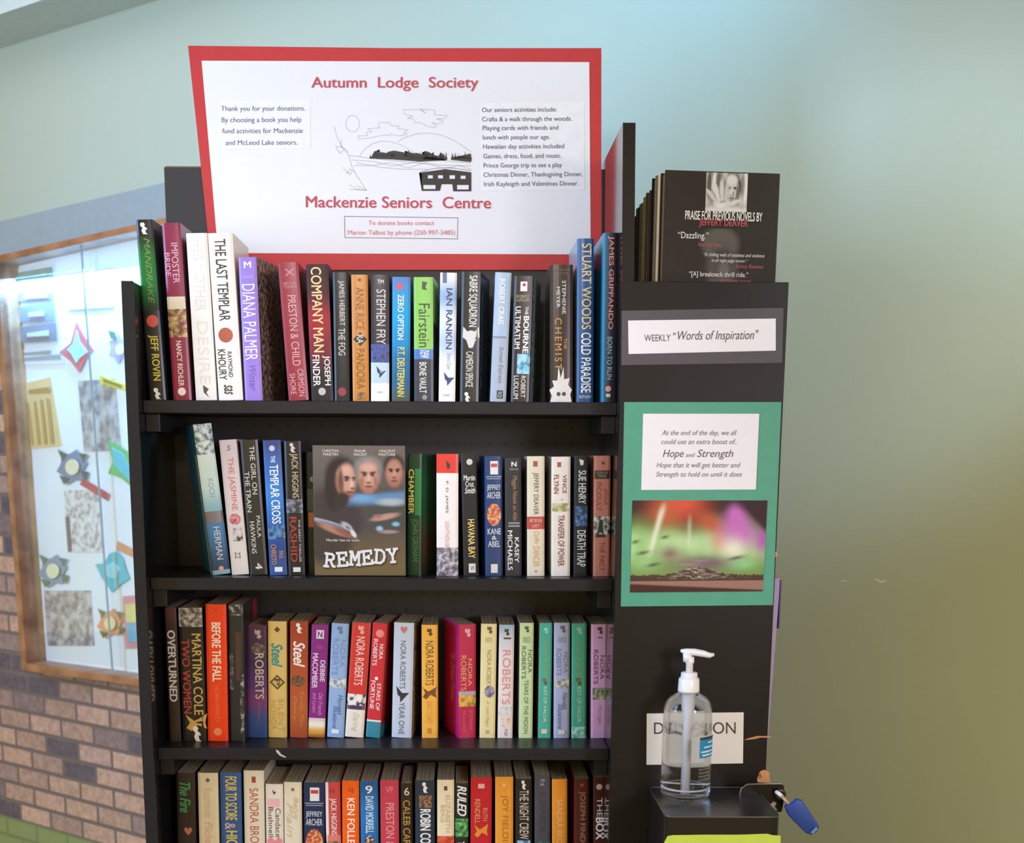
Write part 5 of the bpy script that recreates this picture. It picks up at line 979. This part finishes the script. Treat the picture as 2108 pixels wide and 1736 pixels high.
def slab_word(word, u0, u1, v0, v1, slope, sw, hexc, off, name, shift=(0, 0)):
    vs, fs = [], []; n = len(word); cw = (u1 - u0) / n; asp = dw / dh
    tilt = (-6, 4, -3, 5, -4, 6)
    for i, ch in enumerate(word):
        ta = math.radians(tilt[i % 6]); bx0 = u0 + cw * i
        for line in SLAB[ch]:
            P_ = []
            for x, y in line:
                X, Y_ = (x - .5) * cw * .86, (y - .5) * (v1 - v0) / asp
                X, Y_ = X * math.cos(ta) - Y_ * math.sin(ta), X * math.sin(ta) + Y_ * math.cos(ta)
                P_.append((bx0 + cw * .5 + X + shift[0], (v0 + v1) / 2 - Y_ * asp + slope * (bx0 - u0) / (u1 - u0) + shift[1]))
            for (xa, ya), (xb, yb) in zip(P_, P_[1:]):
                dx, dy = xb - xa, (yb - ya) / asp; L = math.hypot(dx, dy) or 1
                ox, oy = -dy / L * sw / 2, dx / L * sw / 2; ex, ey = dx / L * sw * .35, dy / L * sw * .35
                k = len(vs)
                for sx, sy, ax, ay in ((ox, oy, -ex, -ey), (-ox, -oy, -ex, -ey), (-ox, -oy, ex, ey), (ox, oy, ex, ey)):
                    bx_, by_ = (xa, ya) if ax == -ex and ay == -ey else (xb, yb)
                    vs.append(FD.P(bx_ + sx + ax, by_ + (sy + ay) * asp, off + len(fs) * .000008))
                fs.append((k, k + 1, k + 2, k + 3))
    return obj(name, mesh(name, vs, fs, mat(hexc, .35)), dvd, label=colour_word(hexc) + ' slab lettering')
slab_word('REMEDY', .10, .93, .835, .935, -.045, .036, '#2f2823', .0004, 'title_shadow_print', (.006, .006))
slab_word('REMEDY', .10, .93, .832, .932, -.045, .027, '#dcdada', .0012, 'title_lettering')

# books standing face out in the tower pocket
GT = 'books in the tower pocket'; FYAW = math.radians(7)
def face_book(label, xl, ytop, depth_y, thick, cs, h_extra=0.0, width=0.16, hard=True, pages_edge=True):
    """front cover towards the room; spine on the far right"""
    Y = YF + depth_y
    x_l = at(xl, ytop, Y).x; zt = at(xl, ytop, Y).z
    h = zt - z_pocket
    root = thing('hardcover_book' if hard else 'paperback_book', label, 'book', (x_l + width * math.cos(FYAW), Y + width * math.sin(FYAW) + thick / 2, z_pocket + .0002), (0, 0, math.pi / 2 + FYAW), GT)
    B = Book(root, thick, h, width, 0.0015 if hard else 0.0006)
    B.cover(cs, cs, cs, hard, .55, .12); return root, B
wpx = (1609 - 1366) / F * 1.0
front_w = at(1608, 450, YF + .008).x - at(1368, 450, YF + .008).x
fb, FB = face_book('dark hardcover facing out in tower pocket with grey portrait and red lettering', 1368, 350, 0.006, 0.026, '#352e2a', width=front_w * 1.015)
FF = Flat(fb, lambda u, t, off: (-FB.w / 2 - off, .0015 + (1 - u) * (FB.d - .002), FB.h - t * FB.h))
def px_u(x): return (x - 1368) / 240.0
def px_t(y): return (y - 350) / (FB.h * 1345.0)
def man(u, t):
    return mixc(lin('#8d8a86'), lin('#c9c6c2'), .5 + .5 * math.sin(u * 31) * math.cos(t * 9))
man_fn = painter(man, [(.08, .3, .05, .4, 0, '#5a5754', .5), (.20, .25, .04, .3, 0, '#e2dfdb', .5), (.30, .2, .06, .25, 0, '#6a6764', .5), (.95, .35, .05, .5, 0, '#e0ddd9', .4), (.88, .3, .05, .3, 0, '#8a8784', .5), (.5, .98, .6, .1, 0, '#d6d3cf', .5),
    (.64, .36, .205, .36, 0, '#35312f', .18), (.63, .42, .165, .34, 0, '#8f8b87', .25), (.61, .40, .15, .31, 0, '#c6c2be', .3), (.62, .17, .135, .13, 0, '#d9d5d1', .4),
    (.55, .375, .05, .018, 6, '#3f3b39', .5), (.70, .375, .045, .018, -6, '#3f3b39', .5), (.55, .405, .028, .018, 0, '#262322', .5), (.70, .405, .026, .018, 0, '#262322', .5), (.63, .50, .022, .075, 0, '#e0dcd8', .5), (.66, .52, .018, .05, 0, '#7d7975', .5), (.63, .575, .045, .014, 0, '#6a6662', .5), (.63, .64, .07, .016, 0, '#4a4644', .5), (.63, .72, .10, .06, 0, '#8d8985', .5), (.76, .5, .03, .18, 0, '#6d6965', .5),
    (.40, .80, .20, .17, -8, '#cfcbc7', .22), (.36, .83, .10, .09, -8, '#dedad6', .5), (.42, .74, .10, .03, -20, '#a5a19d', .5),
    (.13, .58, .050, .20, -38, '#c9c5c1', .25), (.26, .48, .052, .26, -16, '#d6d2ce', .25), (.385, .44, .052, .26, -4, '#d0ccc8', .25), (.495, .50, .050, .21, 9, '#c4c0bc', .25), (.68, .76, .055, .17, 66, '#d2cec9', .25),
    (.20, .56, .012, .18, -27, '#8f8b87', .6), (.325, .50, .010, .2, -10, '#8f8b87', .6), (.44, .52, .010, .17, 3, '#8f8b87', .6)])
def sub_grid(x0, y0, x1, y1, fn, nx, ny, name):
    G = Flat(fb, lambda u, t, off: FF.P(px_u(x0 + (x1 - x0) * u), px_t(y0 + (y1 - y0) * t), off))
    return G.grid(nx, ny, fn, name, PHOTO, .0004)
sub_grid(1453, 352, 1541, 424, man_fn, 60, 52, 'cover_portrait')
ghost = painter(lambda u, t: lin('#352e2a')[:3], [(.5, .24, .42, .26, 0, '#5c5753', .25), (.55, .62, .36, .36, 0, '#524d49', .3), (.56, .42, .22, .09, 0, '#454040', .4), (.6, .66, .12, .12, 0, '#6a6560', .5), (.5, .88, .25, .1, 0, '#5a5551', .4)])
sub_grid(1442, 456, 1534, 576, ghost, 40, 50, 'cover_picture')
for body, x0, x1, y0, y1, hx, st in (('PRAISE FOR PREVIOUS NOVELS BY', 1411, 1575, 424, 441, '#e6e2dd', 'b'), ('JEFFERY DEAVER', 1441, 1545, 439, 455, '#b5302f', 'b'), ('\u201cDazzling.\u201d', 1397, 1462, 464, 480, '#ddd9d4', ''), ('New York Times', 1440, 1490, 483, 491, '#a83030', 'i'),
        ('\u201cA chilling web of madness and violence', 1453, 1583, 502, 511, '#cfcac5', 'i'), ('in all night page turner.\u201d', 1470, 1548, 513, 521, '#cfcac5', 'i'), ('Kirkus Reviews', 1522, 1582, 523, 530, '#a83030', 'i'), ('\u201c[A] breakneck thrill ride.\u201d', 1423, 1550, 538, 550, '#ddd9d4', ''), ('Wall Street Journal', 1490, 1557, 551, 559, '#a83030', 'i'), ('\u201cA compulsive thriller from the best psychological thriller writer around.\u201d', 1395, 1579, 567, 575, '#cfcac5', 'i')):
    FF.text(body, px_u(x0), px_u(x1), px_t(y0), px_t(y1), hx, st)
for label, xl, yt_, dy, th, cs in (('pale grey white hardcover just behind the portrait cover in tower pocket', 1354, 360, .034, .014, '#f4f1ee'),
        ('black hardcover behind the pale grey one in tower pocket', 1348.5, 362, .049, .022, '#1d1b1e'),
        ('charcoal brown hardcover fourth from the front in tower pocket', 1336, 392, .072, .022, '#4a423c'),
        ('olive yellow book in the middle of tower pocket', 1328, 404, .095, .013, '#c8be4a'),
        ('brown grey book behind the olive yellow one in tower pocket', 1320, 418, .109, .014, '#5c554a'),
        ('near black book behind the brown grey one in tower pocket', 1313, 427, .124, .014, '#2a2526'),
        ('maroon book last and lowest in tower pocket', 1307, 445, .139, .014, '#5a2f36')):
    face_book(label, xl, yt_, dy, th, cs, width=0.155, hard=(th > .018))

# ------------------------------------------------------------------ donation box, bottle, key
zb_ = at(1440, 1621, YT).z
yfb = YT - 0.172
bl0 = at(1336, 1621, YT - .001).x; br0 = at(1607, 1684, yfb).x
dbc = Vector(((bl0 + br0) / 2, (YT + yfb) / 2, zb_ - .26))
box = thing('donation_box', 'dark metal donation box with locking tab under the sanitizer bottle', 'donation box', dbc)
DARKMETAL = mat('#2a2725', .28, .12, 60, 0.55)
bw_, bd_ = (br0 - bl0), (YT - yfb)
bm = bmesh.new(); bmesh.ops.create_cube(bm, size=1)
for v in bm.verts: v.co = Vector((v.co.x * bw_, v.co.y * (bd_ - .001), (v.co.z + .5) * .26))
bmesh.ops.bevel(bm, geom=[e for e in bm.edges if abs(e.verts[0].co.z - e.verts[1].co.z) > .1], offset=.012, segments=4, affect='EDGES', profile=.5)
obj('box_body', bm_mesh('box_body', bm, DARKMETAL), box)
# worn bright rim round the lid
rim = []
r = .012
for cx_, cy_, a0 in ((bw_ / 2 - r, -bd_ / 2 + r, -90), (bw_ / 2 - r, bd_ / 2 - r, 0), (-bw_ / 2 + r, bd_ / 2 - r, 90), (-bw_ / 2 + r, -bd_ / 2 + r, 180)):
    for k in range(5):
        a = math.radians(a0 + 22.5 * k); rim.append((cx_ + r * math.cos(a), cy_ + r * math.sin(a), .26))
bm = bmesh.new(); tube_into(bm, [(x, y * .985, z) for x, y, z in rim + rim[:1]], .0011, 6, False)
obj('lid_rim', bm_mesh('lid_rim', bm, mat('#6d6a6a', .35, .1, 60, .8), True), box, label='worn bright lid rim')
sl0 = at(1468, 1646, YT - .06); sl = Vector((sl0.x, YT - .068, zb_)) - dbc
bm = bmesh.new()
for x, y in ((-.003, .012), (.003, .012), (.006, -.016), (0, -.016)): bm.verts.new((sl.x + x, sl.y + y, .2604))
bm.verts.ensure_lookup_table(); bm.faces.new(bm.verts[:])
obj('coin_slot', bm_mesh('coin_slot', bm, mat('#060606', .8)), box, label='black coin slot')
# upright locking tab (rounded loop of sheet metal)
YK = YT - 0.045
def k_(px, py): return at(px, py, YK) - dbc
tab = [(1524, 1660), (1522, 1640), (1526, 1624), (1538, 1615.5), (1560, 1614.5), (1608, 1614), (1613, 1618), (1615, 1632), (1613, 1652), (1609, 1672), (1598, 1672), (1590, 1658), (1560, 1658)]
me, c_ = plate('lock_tab', [k_(x, y) for x, y in tab], (0, 1, 0), .0022, mat('#25211f', .22, .1, 50, .6)); obj('lock_tab', me, box, c_)
bm = bmesh.new(); tube_into(bm, [k_(x, y) for x, y in [(1524, 1656), (1522, 1640), (1526, 1624), (1538, 1615.5), (1560, 1614.5), (1608, 1614), (1613.5, 1619)]], .0013, 6)
obj('tab_edge', bm_mesh('tab_edge', bm, mat('#8a8684', .3, .1, 50, .8), True), box, label='bright worn edge of the tab')
lk = k_(1604, 1634)
me = lathe('lock_cylinder', [(.009, 0), (.009, .006), (.007, .007), (.0035, .007), (.0033, .0062)], mat('#4a403c', .3, .1, 50, .8), 24)
obj('lock_cylinder', me, box, lk + Vector((0, -.0005, 0)), (math.pi / 2, 0, 0))
me, c_ = plate('tab_catch', [k_(x, y) for x, y in [(1582, 1658), (1590, 1651), (1598, 1652), (1594, 1660), (1600, 1668), (1590, 1667)]], (0, -1, 0), .003, mat('#b5aeaa', .3, .1, 50, .7)); obj('tab_catch', me, box, c_)
# key
kp = at(1602, 1633, YK - .008)
key = thing('key', 'key with blue plastic cap hanging from the donation box lock', 'key', kp)
def kk(px, py, dy=0.0): return at(px, py, YK - .010 - dy) - kp
bm = bmesh.new(); tube_into(bm, [kk(1597, 1630), kk(1603, 1634, .004), kk(1611, 1641, .008)], [.0026, .0034, .003], 10)
obj('key_collar', bm_mesh('key_collar', bm, mat('#e8e6e8', .3, .05), True), key, label='white metal collar')
bm = bmesh.new(); tube_into(bm, [kk(1609, 1639, .008), kk(1621, 1652, .014), kk(1634, 1667, .02)], [.0026, .0028, .0028], 8)
obj('key_shank', bm_mesh('key_shank', bm, mat('#cfa07c', .35, .1, 50, .3), True), key, label='brass coloured shank')
cap = [(1616, 1662), (1634, 1654), (1640, 1647), (1652, 1650), (1662, 1664), (1673, 1681), (1687, 1702), (1684, 1712), (1672, 1720), (1660, 1717), (1646, 1703), (1633, 1690), (1622, 1678)]
front = [kk(x, y, .026) for x, y in cap]; bm = bmesh.new()
bv = [bm.verts.new(p) for p in front]; f = bm.faces.new(bv); ex = bmesh.ops.extrude_face_region(bm, geom=[f])
for v in ex['geom']:
    if isinstance(v, bmesh.types.BMVert): v.co += Vector((0.001, .012, 0))
bmesh.ops.recalc_face_normals(bm, faces=bm.faces[:])
bmesh.ops.bevel(bm, geom=bm.edges[:], offset=.0022, segments=3, affect='EDGES', profile=.6)
obj('key_cap', bm_mesh('key_cap', bm, mat('#24479c', .35), True), key, label='blue plastic cap')
bm = bmesh.new()
rr = [kk(x, y, .0285) for x, y in [(1668, 1714), (1680, 1702), (1684, 1708), (1673, 1718)]]; bm.faces.new([bm.verts.new(p) for p in rr])
obj('cap_window', bm_mesh('cap_window', bm, mat('#6f93c4', .2)), key, label='pale blue tag window')
# yellow green paper taped to the box
yp = yfb - .0008
me, c_ = plate('paper_note', [at(x, y, yp) for x, y in [(1374, 1722), (1384, 1720), (1450, 1719), (1520, 1719), (1580, 1717), (1590, 1720), (1607, 1721), (1606, 1860), (1362, 1860), (1365, 1740)]], (0, 1, 0), .0005, mat('#bcd048', .55))
tag(obj('paper_note', me, None, c_), 'yellow green paper note on the front of the donation box', 'note')

# hand sanitizer bottle
Rb = 0.0375
bx = at(1410, 1640, YT - .055).x
bt = thing('pump_bottle', 'clear hand sanitizer pump bottle standing on the donation box', 'bottle', (bx, YT - .055, zb_ + .0005))
K = 1.0
z_of = lambda py: at(1410, py, YT - .055).z - (zb_ + .0005)
zs_ = z_of(1438); zn = z_of(1424)
prof = [(0.0, 0.001), (Rb * .82, 0.0), (Rb * .95, .003), (Rb, .009), (Rb * 1.0, .03), (Rb * .985, zs_ * .6), (Rb * .97, zs_ - .022), (Rb * .945, zs_ - .012), (Rb * .86, zs_ - .004), (Rb * .72, zs_ + .002), (Rb * .55, zs_ + .006), (Rb * .44, zs_ + .008), (Rb * .42, zn + .003)]
obj('bottle_body', lathe('bottle_body', prof + [(0.0005, zn + .003)], BOTTLE, 56, True), bt, label='clear plastic bottle filled with clear gel')
# thick moulded floor of the bottle
obj('bottle_floor', lathe('bottle_floor', [(Rb * .93, .0145), (Rb * .945, .0155), (Rb * .94, .0168), (Rb * .90, .0172)], mat('#c9ccd6', .2, .03), 48, False), bt, label='bright ring at the bottle floor')
WHITE = mat('#ece9ea', .3, .03)
zc0, zc1, zc2, zc3 = z_of(1425), z_of(1396), z_of(1384), z_of(1355)
px_m = (YT - .055) / F * 1.0
s_ = lambda px: px / F * (YT - .055)
ribs = []
obj('pump_collar', lathe('pump_collar', [(s_(22.5), zc0), (s_(22.5), zc0 + .004), (s_(21.5), zc1 - .002), (s_(20.5), zc1), (s_(17.5), zc1 + .0005), (s_(17), zc2 - .001), (s_(15), zc2)], WHITE, 40), bt)
obj('pump_stem', lathe('pump_stem', [(s_(7.5), zc2 - .001), (s_(7.5), zc3 - .008), (s_(9.5), zc3 - .007), (s_(9.5), zc3 - .004), (s_(9), zc3 + .002)], WHITE, 28), bt)
hx = lambda px, py: Vector((at(px, py, YT - .055).x - bx, 0, z_of(py)))
bm = bmesh.new(); tube_into(bm, [hx(1401, 1340), hx(1412, 1341.5), hx(1430, 1343), hx(1448, 1346), hx(1461, 1349.5), hx(1470, 1347.5)], [s_(3), s_(6.5), s_(7.6), s_(7.2), s_(5.8), s_(3.2)], 14)
for v in bm.verts: v.co.y *= 1.15
tube_into(bm, [hx(1415, 1362), hx(1415, 1344)], [s_(9), s_(9.5)], 18)
obj('pump_head', bm_mesh('pump_head', bm, WHITE, True), bt)
obj('dip_tube', lathe('dip_tube', [(s_(12), zc0), (s_(11.5), z_of(1450)), (s_(9), z_of(1468)), (s_(7.5), z_of(1486)), (s_(7.2), z_of(1630))], mat('#d9dae0', .35, .03), 20), bt, label='white dip tube inside')
# printed label on the bottle's front: arcs of the cylinder
def arc_patch(name, a0, a1, z0, z1, m, label=None, n=10, dr=.0006):
    vs, fs = [], []
    for i in range(n + 1):
        a = math.radians(a0 + (a1 - a0) * i / n); R_ = Rb + dr
        vs += [(R_ * math.sin(a), -R_ * math.cos(a), z0), (R_ * math.sin(a), -R_ * math.cos(a), z1)]
    for i in range(n): fs.append((2 * i, 2 * i + 2, 2 * i + 3, 2 * i + 1))
    return obj(name, mesh(name, vs, fs, m), bt, label=label)
arc_patch('label_patch', 20, 78, z_of(1551), z_of(1509), mat('#1d84b8', .4), 'blue printed label patch')
arc_patch('label_patch', 20, 78, z_of(1514), z_of(1509), mat('#252a33', .4), 'dark strip of the label', dr=.0008)
for k, (y0, a0, a1) in enumerate(((1519, 44, 76), (1528, 32, 76), (1537, 24, 74), (1544, 28, 72))):
    arc_patch('label_print', a0, a1, z_of(y0 + 3.2), z_of(y0), mat('#cfe2ee', .4), 'white label lettering bar', dr=.001)
def arc_text(body, a0, a1, z0, z1, hexc):
    vs, fs, a, b, c, d = glyphs(body, '')
    pts = []
    for x, y, z in vs:
        an = math.radians(a0 + (x - a) / (b - a) * (a1 - a0)); R_ = Rb + .0008
        pts.append((R_ * math.sin(an), -R_ * math.cos(an), z0 + (y - c) / (d - c) * (z1 - z0)))
    obj('label_lettering', mesh('label_lettering', pts, fs, mat(hexc, .5)), bt, label='grey label lettering')
arc_text('LUXE', 20, 48, z_of(1489), z_of(1482), '#8d909c'); arc_text('HAND SANITIZER', 18, 70, z_of(1499), z_of(1492), '#8d909c')
for k in range(5): arc_text('kills germs without water', 20, 56, z_of(1569 + k * 7), z_of(1565 + k * 7), '#9a9cab')

# lamp in the ceiling, top corner of the view
cl = thing('ceiling_light', 'bright ceiling light panel beyond the grey soffit', 'ceiling light', lc, (0, 0, WANG))
obj('light_frame', box_mesh('light_frame', (-.75, -.32, -.03), (.75, .32, 0), mat('#dcdde0', .4), .004), cl)
em, nt, b = nodes_mat('m_lit_diffuser'); b.inputs['Emission Color'].default_value = (.95, .93, 1, 1); b.inputs['Emission Strength'].default_value = 1.5; b.inputs['Base Color'].default_value = (.8, .8, .8, 1)
obj('light_diffuser', box_mesh('light_diffuser', (-.72, -.29, -.034), (.72, .29, -.0302), em), cl, label='lit white diffuser')
